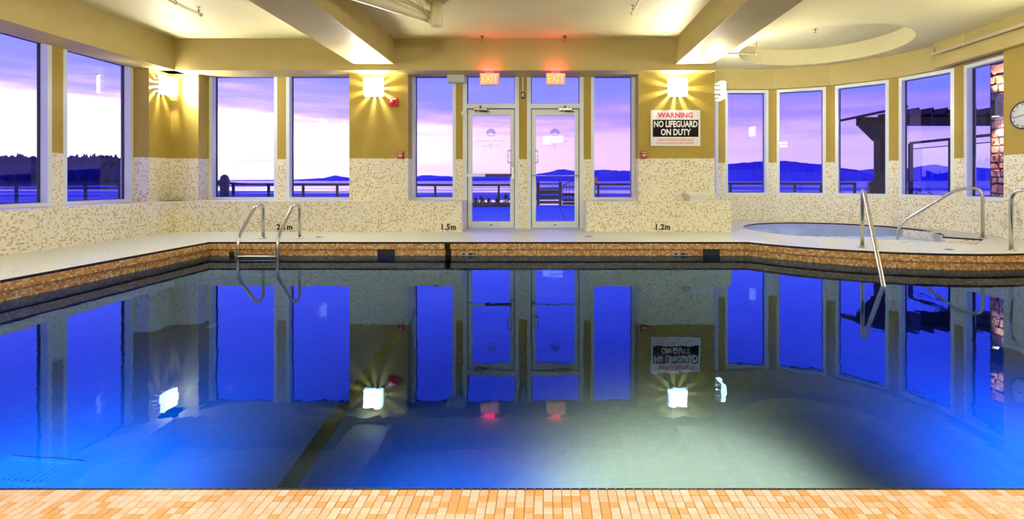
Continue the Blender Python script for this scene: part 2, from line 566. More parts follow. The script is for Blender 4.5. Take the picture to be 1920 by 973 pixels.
# ------------------------------------------------------------------ floor with the two basins cut out
arc = []
a0 = math.atan2(6.10 - PIV.y, 6.0 - PIV.x); a1 = math.atan2(7.15 - PIV.y, 2.865 - PIV.x)
a1 = a1 if a1 < a0 else a1 - 2 * PI
for k in range(25):
    a = a0 + (a1 - a0) * k / 24
    arc.append((PIV.x + PR * math.cos(a), PIV.y + PR * math.sin(a)))
pool = [(-4.81, YN), (6.0, YN)] + arc + [(-4.81, 7.15)]
na = math.atan2(-0.72, 0.69)
nd = Vector((math.cos(na), math.sin(na))); ne = Vector((nd.y, -nd.x))
b0 = na; b1 = na + 2 * PI - math.asin(0.9 / TR)
tub = []
for k in range(61):
    a = b0 + (b1 - b0) * k / 60
    tub.append((TUB.x + TR * math.cos(a), TUB.y + TR * math.sin(a)))
q1 = TUB + nd * 2.0 + ne * 0.9; q0 = TUB + nd * 2.0
tub += [(q1.x, q1.y), (q0.x, q0.y)]
CW = 0.010
bay_pts = []
for k in range(-3, 5):
    a = math.radians(22.5 * k + 11.25)
    rr = (BA + 0.16) / math.cos(math.radians(11.25))
    bay_pts.append((BC.x + rr * math.sin(a), BC.y + rr * math.cos(a)))
outer = [(-7.1, -2.4), (7.28, -2.4), (7.28, 7.6)] + [q for q in bay_pts[::-1] if q[1] > 9.3] + [(2.6, 9.26), (-7.1, 9.26)]
h1 = offset_loop(pool, CW); h2 = offset_loop(tub, CW)
loops = [outer, h1[::-1], h2[::-1]]
flat = [q for L in loops for q in L]
tris = tessellate_polygon([[Vector((x, y, 0)) for x, y in L] for L in loops])
mb = MB()
for x, y in flat:
    mb.vert((x, y, 0.0))
for tr_ in tris:
    mb.face(tr_, 0)
floor = struct(mb.build('floor', m_deck))
for pl in floor.data.polygons:
    pass

# near deck strip laid tile by tile (17 x 12 pixels each in view)
PIT = 0.0255
gb = MB().box(-1.80, 1.70, 0.95, YN - CW, 0.0004, 0.002).build('grout_bed', m_grout, floor)
def tile_mesh(name, w, d, h, mat):
    me_b = MB()
    b = 0.0012
    lo = [(-w, -d), (w, -d), (w, d), (-w, d)]
    hi = [(-w + b, -d + b), (w - b, -d + b), (w - b, d - b), (-w + b, d - b)]
    A = [me_b.vert((x, y, 0)) for x, y in lo]; B = [me_b.vert((x, y, h - b * .6)) for x, y in lo]; C = [me_b.vert((x, y, h)) for x, y in hi]
    for k in range(4):
        k2 = (k + 1) % 4
        me_b.face((A[k], A[k2], B[k2], B[k])); me_b.face((B[k], B[k2], C[k2], C[k]))
    me_b.face(C)
    o = me_b.build(name, mat)
    me = o.data
    bpy.data.objects.remove(o)
    return me
TM = [tile_mesh('deck_tile_mesh', PIT / 2 - 0.0011, PIT / 2 - 0.0011, 0.004, q) for q in m_nt]
rt = random.Random(11)
cells = []
for row in range(8):
    y = YN - CW - PIT * (row + 0.5) - 0.0008
    half0, half1 = (y * 1025 / 940 + 0.08), (y * 895 / 940 + 0.08)
    nx0, nx1 = int(-half0 / PIT) - 1, int(half1 / PIT) + 1
    for c in range(nx0, nx1 + 1):
        u = rt.random()
        kind = 0 if u < 0.42 else (1 if u < 0.74 else 2)
        cells.append((row, c * PIT + 0.004, y, kind))
vis = [q for q in cells if q[0] in (2, 3)]
rest = [q for q in cells if q[0] not in (2, 3)]
vis.sort(key=lambda q: (-q[0], abs(q[1])))
extra = [q for q in rest if q[0] == 1]
extra.sort(key=lambda q: abs(q[1]))
take = 298 - len(vis)
if take > 0:
    vis += extra[:take]
    rest = [q for q in rest if q not in extra[:take]]
for row, x, y, kd in vis[:298]:
    o = bpy.data.objects.new('tile', TM[kd]); COL.objects.link(o)
    o.location = (x, y, 0.002); o.parent = floor
rest += vis[298:]
fm = MB()
for row, x, y, kd in rest:
    w = PIT / 2 - 0.0011
    fm.box(x - w, x + w, y - w, y + w, 0.002, 0.006, kd)
tag(fm.build('tile_field', m_nt, floor), kind='stuff')

# ------------------------------------------------------------------ pool basin
def zfl(x):
    if x < -1.415: return -1.45 + (x + 1.415) * 0.16
    return min(-1.15, -1.45 + (x + 1.415) * 0.075)
pool_o = empty('swimming_pool', (0, 0, 0), 0, 'large rectangular indoor pool with a tan mosaic waterline band and curved right corner', 'pool')
lipo = offset_loop(pool, 0.05)
mb = MB()
mb.strip(z3(pool, -0.0255), z3(pool, -0.102), m=0)
mb.strip(z3(pool, -0.102), z3(lipo, -0.102), m=0, v=(0.0, 0.045))
mb.build('edge_lip', m_band, pool_o, recalc=False)
mb = MB()
mb.strip(z3(lipo, -0.102), z3(lipo, -0.102 - PIT * 9), m=0)
mb.build('waterline_band', m_band, pool_o, recalc=False)
mb = MB()
def subdiv(P):
    out = []
    for k in range(len(P)):
        a = P[k]; b = P[(k + 1) % len(P)]
        L = math.hypot(b[0] - a[0], b[1] - a[1])
        n = max(1, int(L / 0.6))
        for i in range(n):
            out.append((a[0] + (b[0] - a[0]) * i / n, a[1] + (b[1] - a[1]) * i / n))
    return out
Ls = subdiv(lipo)
mb.strip(z3(Ls, -0.102 - PIT * 9), [(x, y, zfl(x) - 0.01) for x, y in Ls], m=0)
mb.build('basin_wall', m_plast, pool_o, recalc=False)
mb = MB()
xs = [-4.95, -3.5, -1.415, 0.6, 2.585, 6.2]
ys = [1.2, 3.2, 5.2, 7.4]
gi = [[mb.vert((x, y, zfl(x))) for y in ys] for x in xs]
for i in range(len(xs) - 1):
    for j in range(len(ys) - 1):
        mb.face((gi[i][j], gi[i + 1][j], gi[i + 1][j + 1], gi[i][j + 1]))
mb.build('basin_floor', m_plast, pool_o, recalc=False)
# black lane line along the floor and up the far wall
zl = zfl(-1.415)
mb = MB().box(-1.466, -1.364, 1.40, 7.19, zl - 0.02, zl + 0.006)
mb.build('floor_lane_line', m_lane, pool_o)
MB().box(-1.455, -1.378, 7.142, 7.16, -0.100, -0.0250).build('lip_lane_line', m_lane, pool_o)
MB().box(-1.450, -1.372, 7.186, 7.20, zl, -0.103).build('wall_lane_line', m_lane, pool_o)
# black coping row round the edge
mb = MB()
mb.strip(z3(h1, 0.0), z3(pool, 0.0), m=0, v=(0.0, 0.0255))
mb.strip(z3(pool, 0.0), z3(pool, -0.0255), m=0)
cop = mb.build('black_coping', m_black, pool_o, recalc=False)
NB = tile_mesh('coping_tile_mesh', PIT / 2 - 0.0010, 0.0048, 0.0042, m_nblack)
for c in range(-66, 58):
    o = bpy.data.objects.new('coping_tile', NB); COL.objects.link(o)
    o.location = (c * PIT + 0.004, YN - 0.0045, 0.0005); o.parent = cop
# skimmer mouths and marker plates in the far band
for x in (-2.30, 2.36):
    sk = MB()
    sk.slab([x - .15, x - .125, x + .125, x + .15], [-0.225, -0.21, -0.108, -0.1021], lambda u, z: abs(u - x) < .12 and -.20 < z < -.11, 7.180, 7.196, lambda u, d, z: (u, d, z))
    so = sk.build('skimmer', m_band, pool_o)
    MB().box(x - .122, x + .122, 7.188, 7.1945, -0.222, -0.106).build('skimmer_mouth', m_dark, so)
for x, s in ((-1.12, 1), (1.92, -1)):
    pl = MB().box(x - .12, x + .12, 7.186, 7.196, -0.205, -0.155).build('marker_plate', m_mark, pool_o)
    g = MB()
    g.prism([(x - .095, -.178), (x - .060, -.196), (x - .052, -.178), (x - .060, -.160)], 0, 0.006, 0, Matrix(((1, 0, 0, 0), (0, 0, -1, 7.188), (0, 1, 0, 0), (0, 0, 0, 1))))
    g.build('marker_arrow', m_dark, pl)
    MB().box(x + .0, x + .06, 7.182, 7.188, -.19, -.164).build('marker_bar', m_dark, pl)
    for dx in (.078, .10):
        MB().box(x + dx - .006, x + dx + .006, 7.182, 7.188, -.19, -.164).build('marker_dot', m_dark, pl)
# round inlet by the ladder
MB().lathe([(0.0, 0.004), (0.035, 0.004), (0.04, 0.0)], (-4.52, 7.193, -0.175), 16, 0, Matrix.Rotation(PI / 2, 4, 'X')).build('inlet', m_dark, pool_o)
# floor grates
def grate(x, y, w, d, rz, label, nb):
    g = empty('drain_grate', (x, y, zfl(x) + 0.004), rz, label, 'drain grate')
    g.rotation_euler = (0, -math.atan(.16), rz)
    MB().slab([-w, -w + .03, w - .03, w], [-d, -d + .03, d - .03, d], lambda u, v: abs(u) < w - .03 and abs(v) < d - .03, 0, 0.006, lambda u, q, v: (u, v, q)).build('frame', m_grate, g)
    for k in range(nb):
        xx = -w + .03 + (2 * w - .06) * (k + .5) / nb
        MB().box(xx - .010, xx + .010, -d + .02, d - .02, 0.001, 0.005).build('bar', m_grate, g)
    MB().box(-w + .02, w - .02, -.012, .012, 0.001, 0.0055).build('cross_bar', m_grate, g)
    return g
grate(-3.18, 5.35, 0.26, 0.30, 0.0, 'square drain grate on the pool floor, faint and far from the near edge', 12)
grate(-2.98, 2.78, 0.24, 0.20, -0.08, 'bright drain grate on the pool floor close to the near edge', 11)

# the water
mb = MB()
wl = offset_loop(pool, 0.044)
tw = tessellate_polygon([[Vector((x, y, 0)) for x, y in wl]])
for x, y in wl:
    mb.vert((x, y, WATER))
for q in tw:
    mb.face(q, 0)
wo_ = mb.build('pool_water', m_water)
if wo_.data.polygons[0].normal.z < 0:
    wo_.data.flip_normals()
tag(wo_, 'still blue water filling the swimming pool, mirroring the windows', 'water', kind='stuff')

# underwater lamps in the near wall
def pool_lamp(x, z, col, watt, label, tilt=56, size=112):
    g = empty('pool_light', (x, YN + 0.01, z), 0, label, 'pool light', 'underwater lamps in the near pool wall')
    MB().lathe([(0.0, 0.0), (0.13, 0.0), (0.13, 0.02), (0.10, 0.035), (0.0, 0.035)], (0, -0.05, 0), 20, 0, Matrix.Rotation(-PI / 2, 4, 'X')).build('housing', m_steel, g)
    MB().lathe([(0.095, 0.0), (0.08, 0.012), (0.0, 0.018)], (0, -0.015, 0), 20, 0, Matrix.Rotation(-PI / 2, 4, 'X')).build('lens', m_lens, g)
    L = bpy.data.lights.new('pool_light_glow', 'SPOT')
    L.energy = watt; L.color = col; L.shadow_soft_size = 0.12
    L.spot_size = math.radians(size); L.spot_blend = 1.0
    lo = bpy.data.objects.new('pool_light_glow', L); COL.objects.link(lo)
    lo.parent = g; lo.location = (0, 0.12, 0)
    lo.rotation_euler = (math.radians(90 - tilt), 0, 0)
    return g
pool_lamp(-2.75, -0.75, (0.002, 0.15, 1.0), 1150, 'round blue pool light in the near wall of the deep end', 60, 106)
pool_lamp(0.72, -0.60, (1.0, 0.92, 0.62), 1000, 'added white pool light in the near wall, standing in for the mirrored bright ceiling', 58, 90)  # added lamp: its pale patch stands in for the ceiling mirrored in the water
pool_lamp(2.80, -0.60, (0.002, 0.11, 1.0), 1700, 'round blue pool light in the near wall of the shallow end', 54, 98)
pool_lamp(-0.45, -0.65, (0.005, 0.14, 1.0), 420, 'round blue pool light in the middle of the near wall', 56, 85)

# ------------------------------------------------------------------ ceiling, beams, bulkheads
RCX, RCY, RCR = 5.0, 9.15, 1.40
ring = [(RCX + RCR * math.cos(2 * PI * k / 64), RCY + RCR * math.sin(2 * PI * k / 64)) for k in range(64)]
co = outer
tris = tessellate_polygon([[Vector((x, y, 0)) for x, y in co], [Vector((x, y, 0)) for x, y in ring[::-1]]])
mb = MB()
for x, y in co + ring[::-1]:
    mb.vert((x, y, ZC))
for q in tris:
    mb.face(q)
ceil = struct(mb.build('ceiling', m_ceil))
mb = MB()
mb.strip(z3(ring, ZC), z3(ring, ZC + .32), m=0)
mb.face([mb.vert((x, y, ZC + .32)) for x, y in ring])
mb.build('round_recess', m_ceil, ceil)
MB().box(-3.28, -2.60, -2.3, YL + .05, ZB, ZC + .02).build('beam', m_soff, ceil, bevel=.008)
MB().box(2.20, 2.82, -2.3, YL + .05, ZB, ZC + .02).build('beam', m_soff, ceil, bevel=.008)

# ------------------------------------------------------------------ front wall
win = {1: (-6.135, -4.895), 2: (-4.735, -3.495), 3: (-2.459, -1.650), 4: (0.805, 1.612)}
dr = {1: (-1.523, -0.504), 2: (-0.359, 0.672)}
ZH, ZW = 2.845, 0.512
us = sorted([-7.1, 2.966] + [x for w in list(win.values()) + list(dr.values()) for x in w])
def hole_f(u, z):
    for a, b in win.values():
        if a < u < b and ZW < z < ZH: return True
    for a, b in dr.values():
        if a < u < b and z < ZH: return True
    return False
tm = lambda u, z: 0 if z < ZT else 1
wf = struct(MB().slab(us, [-0.02, ZW, ZT, ZH, ZC], hole_f, YF - .012, YF + .2, lambda u, d, z: (u, d, z), tm).build('wall_front', [m_tile, m_wall]))
def pier(x0, x1, y0, y1, par):
    return MB().slab([x0, x1], [ZL - .01, ZT, ZH + .1], lambda u, z: False, y0, y1, lambda u, d, z: (u, d, z), tm).build('pier', [m_tile, m_wall], par)
pier(XLP - .3, -6.148, YP, YF - .012, wf)
pier(-3.483, -2.448, YP, YF - .012, wf)
MB().slab([1.620, 2.966], [-.01, ZT, ZH + .1], lambda u, z: False, YP, YF + .2, lambda u, d, z: (u, d, z), tm).build('pier', [m_tile, m_wall], wf)
# tiled ledges
MB().box(-7.0, -1.446, YL, YF - .01, -.01, ZL, 0).build('ledge', m_tile, wf)
MB().box(0.682, 3.147, YL, YF - .01, -.01, ZL, 0).build('ledge', m_tile, wf)
# bulkhead over the windows
MB().slab([-7.0, 2.89], [ZS, ZC + .01], lambda u, z: False, YL, YF - .012, lambda u, d, z: (u, d, z)).build('bulkhead', m_soff, wf)
for x0, x1, z0, z1 in ((-3.63, -3.37, 2.845, 3.11), (-1.728, -1.464, 2.853, 3.117), (-0.540, -0.318, 2.84, 3.062)):
    f = MB().slab([x0, x0 + .012, x1 - .012, x1], [z0, z0 + .012, z1 - .012, z1], lambda u, z, a=(x0, x1, z0, z1): a[0] + .01 < u < a[1] - .01 and a[2] + .01 < z < a[3] - .01, YL - .004, YL + .01, lambda u, d, z: (u, d, z)).build('access_panel', m_soff, wf)
    MB().box(x0 + .016, x1 - .016, YL - .003, YL + .01, z0 + .016, z1 - .016).build('panel_door', m_soff, f)

# ------------------------------------------------------------------ left wall
lw_ = {1: (5.76, 6.99), 2: (7.154, 8.367)}
us = sorted([-2.4, YF + .2] + [y for w in lw_.values() for y in w])
hole_l = lambda u, z: any(a < u < b for a, b in lw_.values()) and ZW < z < ZH
wl_ = struct(MB().slab(us, [-.02, ZW, ZT, ZH, ZC], hole_l, XLF + .012, XLF - .2, lambda u, d, z: (d, u, z), tm).build('wall_left', [m_tile, m_wall]))
for y0, y1 in ((-2.4, 5.76), (8.367, YF)):
    MB().slab([y0, y1], [ZL - .01, ZT, ZH + .1], lambda u, z: False, XLF + .012, XLP, lambda u, d, z: (d, u, z), tm).build('pier', [m_tile, m_wall], wl_)
MB().box(XLF + .01, XL, -2.4, YF - .02, -.01, ZL).build('ledge', m_tile, wl_)
MB().box(XLF + .012, XL, -2.4, YF - .02, ZS, ZC + .01).build('bulkhead', m_soff, wl_)

# ------------------------------------------------------------------ right and rear walls
wr = struct(MB().slab([-2.4, 7.68], [-.02, ZT, ZC], lambda u, z: False, XR, XR + .3, lambda u, d, z: (d, u, z), tm).build('wall_right', [m_tile, m_wall]))
MB().box(6.87, XR, -2.4, 8.9, 2.86, ZC + .01).build('bulkhead', m_soff, wr)
struct(MB().slab([-7.1, 7.3], [-.02, ZT, ZC], lambda u, z: False, -2.2, -2.4, lambda u, d, z: (u, d, z), tm).build('wall_rear', [m_tile, m_wall]))

# ------------------------------------------------------------------ bay: seven facets round the hot tub
wb = empty('wall_bay', (0, 0, 0), 0, None, None, None, 'structure')
FW = 2 * (BA + .2) * math.tan(math.radians(11.25))
FI = 2 * BA * math.tan(math.radians(11.25))
BZ0, BZ1 = 0.55, 2.86
HW = 0.475
def bay_xf(ang):
    ca, sa = math.cos(ang), math.sin(ang)
    # local u to the right when seen from inside, d outwards
    return lambda u, d, z: (BC.x + sa * d + ca * u, BC.y + ca * d - sa * u, z)
def window_at(n, xf, u0, u1, z0, z1, d, label=None, fw=0.06, depth=0.12):
    """structure window: aluminium frame ring, dark gasket ring, glass pane"""
    w = empty('window_%d' % n, (0, 0, 0), 0, None, None, None, 'structure')
    MB().slab([u0, u0 + fw, u1 - fw, u1], [z0, z0 + fw, z1 - fw, z1], lambda u, z: u0 + fw < u < u1 - fw and z0 + fw < z < z1 - fw, d - .012, d + depth, xf).build('window_frame', m_alu, w)
    a, b, c, e = u0 + fw - .002, u1 - fw + .002, z0 + fw - .002, z1 - fw + .002
    MB().slab([a, a + .010, b - .010, b], [c, c + .010, e - .010, e], lambda u, z: a + .010 < u < b - .010 and c + .010 < z < e - .010, d + depth - .030, d + depth + .01, xf).build('gasket', m_gask, w)
    MB().slab([u0 + fw * .5, u1 - fw * .5], [z0 + fw * .5, z1 - fw * .5], lambda u, z: False, d + depth - .02, d + depth - .014, xf).build('pane', m_glass, w)
    return w
for i in range(-2, 5):
    xf = bay_xf(math.radians(22.5 * i))
    u1e = FW / 2
    MB().slab([-FW / 2, -HW, HW, u1e], [-.02, BZ0, ZT, BZ1, ZC + .35], lambda u, z: abs(u) < HW and BZ0 < z < BZ1, BA - .012, BA + .2, xf, tm).build('facet', [m_tile, m_wall], wb)
    fi = FI / 2 * (BA - .10) / BA
    MB().slab([-fi, fi], [-.02, BZ0 - .01], lambda u, z: False, BA - .10, BA - .012, xf).build('low_wall', m_tile, wb)
    MB().slab([-fi, fi], [BZ1 + .01, ZC + .3], lambda u, z: False, BA - .10, BA - .012, xf).build('header', m_soff, wb)
    window_at(7 + i + 2, xf, -HW, HW, BZ0, BZ1, BA)
# the return that closes the corridor between the front pier and the bay
MB().slab([YF + .2, 10.2], [-.02, ZT, ZC], lambda u, z: False, 1.9, 1.7, lambda u, d, z: (d, u, z), tm).build('return_wall', [m_tile, m_wall], wb)

fx = lambda u, d, z: (u, d, z)
lx = lambda u, d, z: (-d, u, z)
for k in (1, 2):
    window_at(k, lx, lw_[k][0], lw_[k][1], ZW, ZH - .01, -XLF)
for k in (1, 2, 3, 4):
    window_at(2 + k, fx, win[k][0], win[k][1], ZW, ZH - .01, YF)

# ------------------------------------------------------------------ doors
def door(n, x0, x1, hinge_left, bar):
    g = empty('door_%d' % n, (0, 0, 0), 0, None, None, None, 'structure')
    f = 0.075
    zt0, zt1 = 2.19, 2.272
    MB().slab([x0, x0 + f, x1 - f, x1], [0, zt0, zt1, 2.775, ZH - .005], lambda u, z: x0 + f < u < x1 - f and (z < zt0 or zt1 < z < 2.775), YF - .015, YF + .10, fx).build('door_frame', m_alu, g)
    MB().slab([x0 + f - .02, x1 - f + .02], [zt1 - .02, 2.79], lambda u, z: False, YF + .06, YF + .066, fx).build('transom_pane', m_glass, g)
    a, b, c, e = x0 + f - .002, x1 - f + .002, zt1 - .002, 2.777
    MB().slab([a, a + .014, b - .014, b], [c, c + .014, e - .014, e], lambda u, z: a + .014 < u < b - .014 and c + .014 < z < e - .014, YF + .045, YF + .075, fx).build('transom_gasket', m_gask, g)
    l0, l1 = x0 + f + .012, x1 - f - .012
    s = 0.075
    leaf = MB().slab([l0, l0 + s, l1 - s, l1], [.012, .130, 2.065, 2.175], lambda u, z: l0 + s < u < l1 - s and .130 < z < 2.065, YF + .02, YF + .075, fx).build('door_leaf', m_alu, g, bevel=.004)
    MB().slab([l0 + s - .01, l1 - s + .01], [.12, 2.075], lambda u, z: False, YF + .046, YF + .052, fx).build('pane', m_glass, leaf)
    # shadow reveal stop round the leaf
    MB().slab([x0 + f - .001, x0 + f + .011, x1 - f - .011, x1 - f + .001], [0.0, 2.178, 2.1895], lambda u, z: x0 + f + .011 < u < x1 - f - .011 and z < 2.178, YF + .04, YF + .09, fx).build('door_stop', m_gask, g)
    yb = YF - .05
    if bar == 'panic':
        mid = l0 + (l1 - l0) * .38
        MB().box(l0 - .01, mid, yb, yb + .05, .945, 1.0).build('push_bar', m_alu, leaf, bevel=.006)
        MB().box(mid, l1 - .05, yb + .004, yb + .05, .947, .998).build('push_pad', m_dsteel, leaf, bevel=.004)
        MB().box(l1 - .05, l1 + .005, yb, yb + .07, .90, 1.13).build('latch_case', m_steel, leaf, bevel=.006)
    else:
        MB().tube([(l0 + .0, yb + .02, .965), (l1 - .0, yb + .02, .965)], .011, 10).build('push_bar', m_steel, leaf)
        for xx in (l0 + .015, l1 - .015):
            MB().box(xx - .015, xx + .015, yb + .02, YF + .025, .945, .985).build('bar_bracket', m_steel, leaf)
    xh = (l1 - .10) if hinge_left else (l0 + .10)
    sg = 1 if hinge_left else -1
    pts = fillet([(xh + sg * .035, YF + .02, 1.42), (xh - sg * .01, YF - .04, 1.42), (xh - sg * .01, YF - .04, 1.20), (xh + sg * .035, YF + .02, 1.20)], .04)
    MB().tube(pts, .011, 10).build('pull_handle', m_steel, leaf)
    # closer with arm
    cx0 = (x0 + .20) if hinge_left else (x1 - .46)
    cl = MB().box(cx0, cx0 + .24, YF - .055, YF + .018, 2.145, 2.19).build('door_closer', m_steel, g, bevel=.004)
    MB().box(cx0 + .02, cx0 + .23, YF - .06, YF - .02, 2.13, 2.144).build('closer_cover', m_dsteel, cl)
    MB().lathe([(.014, -.02), (.014, .03)], (cx0 + .12, YF - .03, 2.20), 10).build('closer_spindle', m_dsteel, cl)
    MB().tube([(cx0 + .12, YF - .07, 2.125), (cx0 + .28, YF - .10, 2.115)], .012, 8).build('closer_arm', m_dsteel, cl)
    MB().box((x0 + x1) / 2 - .03, (x0 + x1) / 2 + .03, YF + .01, YF + .022, .062, .074).build('lock_cylinder', m_dsteel, leaf)
    # etched emblem and lines of print
    ex, ez = (x0 + x1) / 2 - .005, 1.735
    yy = YF + .044
    for k in range(9):
        a = PI * (k + .08) / 9; b = PI * (k + .92) / 9
        pts2 = [(ex + .02 * math.cos(a), ez + .02 * math.sin(a)), (ex + .088 * math.cos(a), ez + .088 * math.sin(a)), (ex + .092 * math.cos((a + b) / 2), ez + .092 * math.sin((a + b) / 2)), (ex + .088 * math.cos(b), ez + .088 * math.sin(b)), (ex + .02 * math.cos(b), ez + .02 * math.sin(b))]
        MB().prism(pts2, 0, .002, 0, Matrix(((1, 0, 0, 0), (0, 0, -1, yy), (0, 1, 0, 0), (0, 0, 0, 1)))).build('emblem_ray', m_decal, leaf)
    pts2 = [(ex + .075 * math.cos(a), ez - .012 + .045 * math.sin(a)) for a in [PI + PI * q / 10 for q in range(11)]] + [(ex + .055 * math.cos(a), ez - .012 + .026 * math.sin(a)) for a in [2 * PI - PI * q / 10 for q in range(11)]]
    MB().prism(pts2, 0, .002, 0, Matrix(((1, 0, 0, 0), (0, 0, -1, yy), (0, 1, 0, 0), (0, 0, 0, 1)))).build('emblem_wave', m_decal2, leaf)
    lt = MB()
    for zc, w, ch in ((1.60, .25, 21), (1.537, .05, 5), (1.507, .15, 17), (1.468, .035, 3)):
        for k in range(ch):
            if k % 6 == 4: continue
            xx = ex - w + 2 * w * (k + .5) / ch
            lt.box(xx - w / ch * .7, xx + w / ch * .7, yy - .002, yy, zc - .006, zc + .006)
    tag(lt.build('print', m_decal2, leaf), kind='stuff')
    return g
door(1, dr[1][0], dr[1][1], True, 'panic')
door(2, dr[2][0], dr[2][1], False, 'bar')
# door loop cable box
g = empty('cable_loop', (-1.515, YF - .02, 2.08), 0, 'small white junction box with a looped cable beside the left door frame', 'junction box')
MB().box(-.03, .02, -.03, .006, -.02, .05).build('box', m_white, g, bevel=.006)
MB().tube(fillet([(0, -.01, -.02), (.01, -.02, -.11), (.06, -.02, -.12), (.09, -.01, -.03)], .05), .004, 6).build('cable', m_white, g)

# ------------------------------------------------------------------ depth numbers on the ledges
dz = .034 + .045
tag(text('depth_marking', '2.1m', .13, m_txt, None, face_xz(-4.47, YL - .0015, dz), wx=.95, bold=.006), 'black 2.1m depth lettering on the ledge behind the ladder rail', 'lettering', 'pool depth markings')
tag(text('depth_marking', '1.5m', .13, m_txt, None, face_xz(-1.678, YL - .0015, dz), wx=.95, bold=.006), 'black 1.5m depth lettering on the ledge beside the left door', 'lettering', 'pool depth markings')
tag(text('depth_marking', '1.2m', .13, m_txt, None, face_xz(1.974, YL - .0015, dz), wx=.95, bold=.006), 'black 1.2m depth lettering on the ledge below the warning sign', 'lettering', 'pool depth markings')

# ------------------------------------------------------------------ warning sign
sx, sz = 2.27, 1.80
sg = empty('warning_sign', (sx, YP, sz), 0, 'white warning sign reading no lifeguard on duty below a wall lamp', 'sign')
MB().box(-.437, .437, -.022, 0, -.315, .315).build('board', m_signw, sg, bevel=.003)
MB().box(-.402, .402, -.025, -.0218, -.155, .145).build('black_panel', m_signk, sg)
text('heading', 'WARNING', .125, m_signr, sg, face_xz(0, -.0235, .222), wx=1.02, bold=.003)
text('lettering', 'NO LIFEGUARD', .148, m_signw, sg, face_xz(0, -.0262, .064), wx=.74, bold=.005)
text('lettering', 'ON DUTY', .148, m_signw, sg, face_xz(0, -.0262, -.078), wx=.78, bold=.005)
text('small_print', 'Children under the age of 16 should not use', .046, m_signr, sg, face_xz(0, -.0235, -.208), wx=.76)
text('small_print', 'hot tub or pool without an adult in attendance', .046, m_signr, sg, face_xz(0, -.0235, -.262), wx=.76)

# ------------------------------------------------------------------ wall lamps (light comes from the lit shade and an added point light)
def build_lamp():
    g = empty('wall_lamp', (0, 0, 0), 0, 'x', 'lamp', 'square wall lamps round the pool hall')
    # built on a wall facing -Y: wall plane y = 0
    MB().box(-.175, .175, -.118, -.105, -.165, .165).build('back_plate', m_alu, g, bevel=.004)
    MB().box(-.155, .155, -.204, -.118, -.150, .150).build('shade_side', m_shade2, g, bevel=.008)
    MB().box(-.142, .142, -.207, -.200, -.138, .138).build('front_glass', m_shade, g)
    MB().box(-.145, .145, -.185, -.125, .146, .153).build('top_glass', m_shade, g)
    # blades and point light added behind the plate to cast rays on the wall
    for k in range(11):
        a = 2 * PI * (k + .5) / 11
        X = Matrix.Rotation(-a, 4, 'Y')
        MB().box(.140, .150, -.106, 0, -.024, .024, 0, X).build('ray_blade', m_alu, g)
    L = bpy.data.lights.new('ray_light', 'POINT'); L.energy = RAY_LIGHT_W; L.color = (1.0, 0.97, 0.80); L.shadow_soft_size = .012
    lo = bpy.data.objects.new('ray_light', L); COL.objects.link(lo); lo.parent = g; lo.location = (0, -.085, 0)
    return g
lamp = build_lamp()
lamp.location = (-3.01, YP, 2.50)
lamp['label'] = 'square lit wall lamp beside the red alarm strobe'
copy_thing(lamp, (2.28, YP, 2.50), 0, 'square lit wall lamp above the warning sign')
copy_thing(lamp, (XLP, 8.60, 2.50), PI / 2, 'square lit wall lamp in the corner between two window groups')
copy_thing(lamp, (2.966, 9.02, 2.48), PI / 2, 'square lit wall lamp on the pier end facing the hot tub')
copy_thing(lamp, (XLP, 3.9, 2.50), PI / 2, 'square lit wall lamp halfway along the side wall')
copy_thing(lamp, (XLP, 0.2, 2.50), PI / 2, 'added out of view wall lamp on the side wall next to the near deck')  # unseen lamp added for general room light
copy_thing(lamp, (XR, 5.6, 2.50), -PI / 2, 'square lit wall lamp on the wall past the clock')
copy_thing(lamp, (XR, 1.2, 2.50), -PI / 2, 'added out of view wall lamp on the clock wall next to the near deck')  # also unseen, added to brighten the hall
copy_thing(lamp, (-4.2, -2.2, 2.50), PI, 'square lit wall lamp on the rear wall at the deep end')
copy_thing(lamp, (0.0, -2.2, 2.50), PI, 'square lit wall lamp on the middle of the rear wall')
copy_thing(lamp, (4.2, -2.2, 2.50), PI, 'square lit wall lamp on the rear wall at the shallow end')

g = empty('bar_light', (.35, -2.2, 2.57), PI, 'twin bar light on the rear wall above the near deck', 'lamp')
MB().box(-.34, .34, -.03, 0, -.13, .13).build('back_plate', m_lampm, g, bevel=.006)
for z in (-.075, .075):
    MB().box(-.30, .30, -.09, -.03, z - .04, z + .04).build('tube_cover', m_shade, g, bevel=.015)

# ------------------------------------------------------------------ exit signs
def build_exit():
    g = empty('exit_sign', (0, 0, 0), 0, 'x', 'sign', 'lit exit signs')
    MB().box(-.075, .075, -.035, .03, -.045, .0).build('mount', m_exitr, g)
    MB().box(-.165, .165, -.035, .035, -.245, -.045).build('housing', m_exitb, g, bevel=.008)
    MB().box(-.148, .148, -.040, -.034, -.228, -.062).build('face', m_exit, g)
    text('lettering', 'EXIT', .185, m_exitl, g, face_xz(0, -.042, -.145), wx=.74, bold=.004)
    MB().lathe([(.0, .006), (.008, .004), (.01, 0)], (.01, -.036, -.205), 10, 0, Matrix.Rotation(PI / 2, 4, 'X')).build('test_button', m_white, g)
    L = bpy.data.lights.new('exit_glow', 'AREA'); L.shape = 'RECTANGLE'; L.size = .24; L.size_y = .03
    L.energy = 2.6; L.color = (1.0, 0.06, 0.08)
    lo = bpy.data.objects.new('exit_glow', L); COL.objects.link(lo); lo.parent = g
    lo.location = (0, -.10, -.05); lo.rotation_euler = (math.radians(180 - 14), 0, 0)
    return g
ex = build_exit()
ex.location = (-.975, 8.595, ZS)
ex['label'] = 'red lit exit sign above the door with the dark push pad'
copy_thing(ex, (.155, 8.595, ZS), 0, 'red lit exit sign above the door with the thin steel bar')

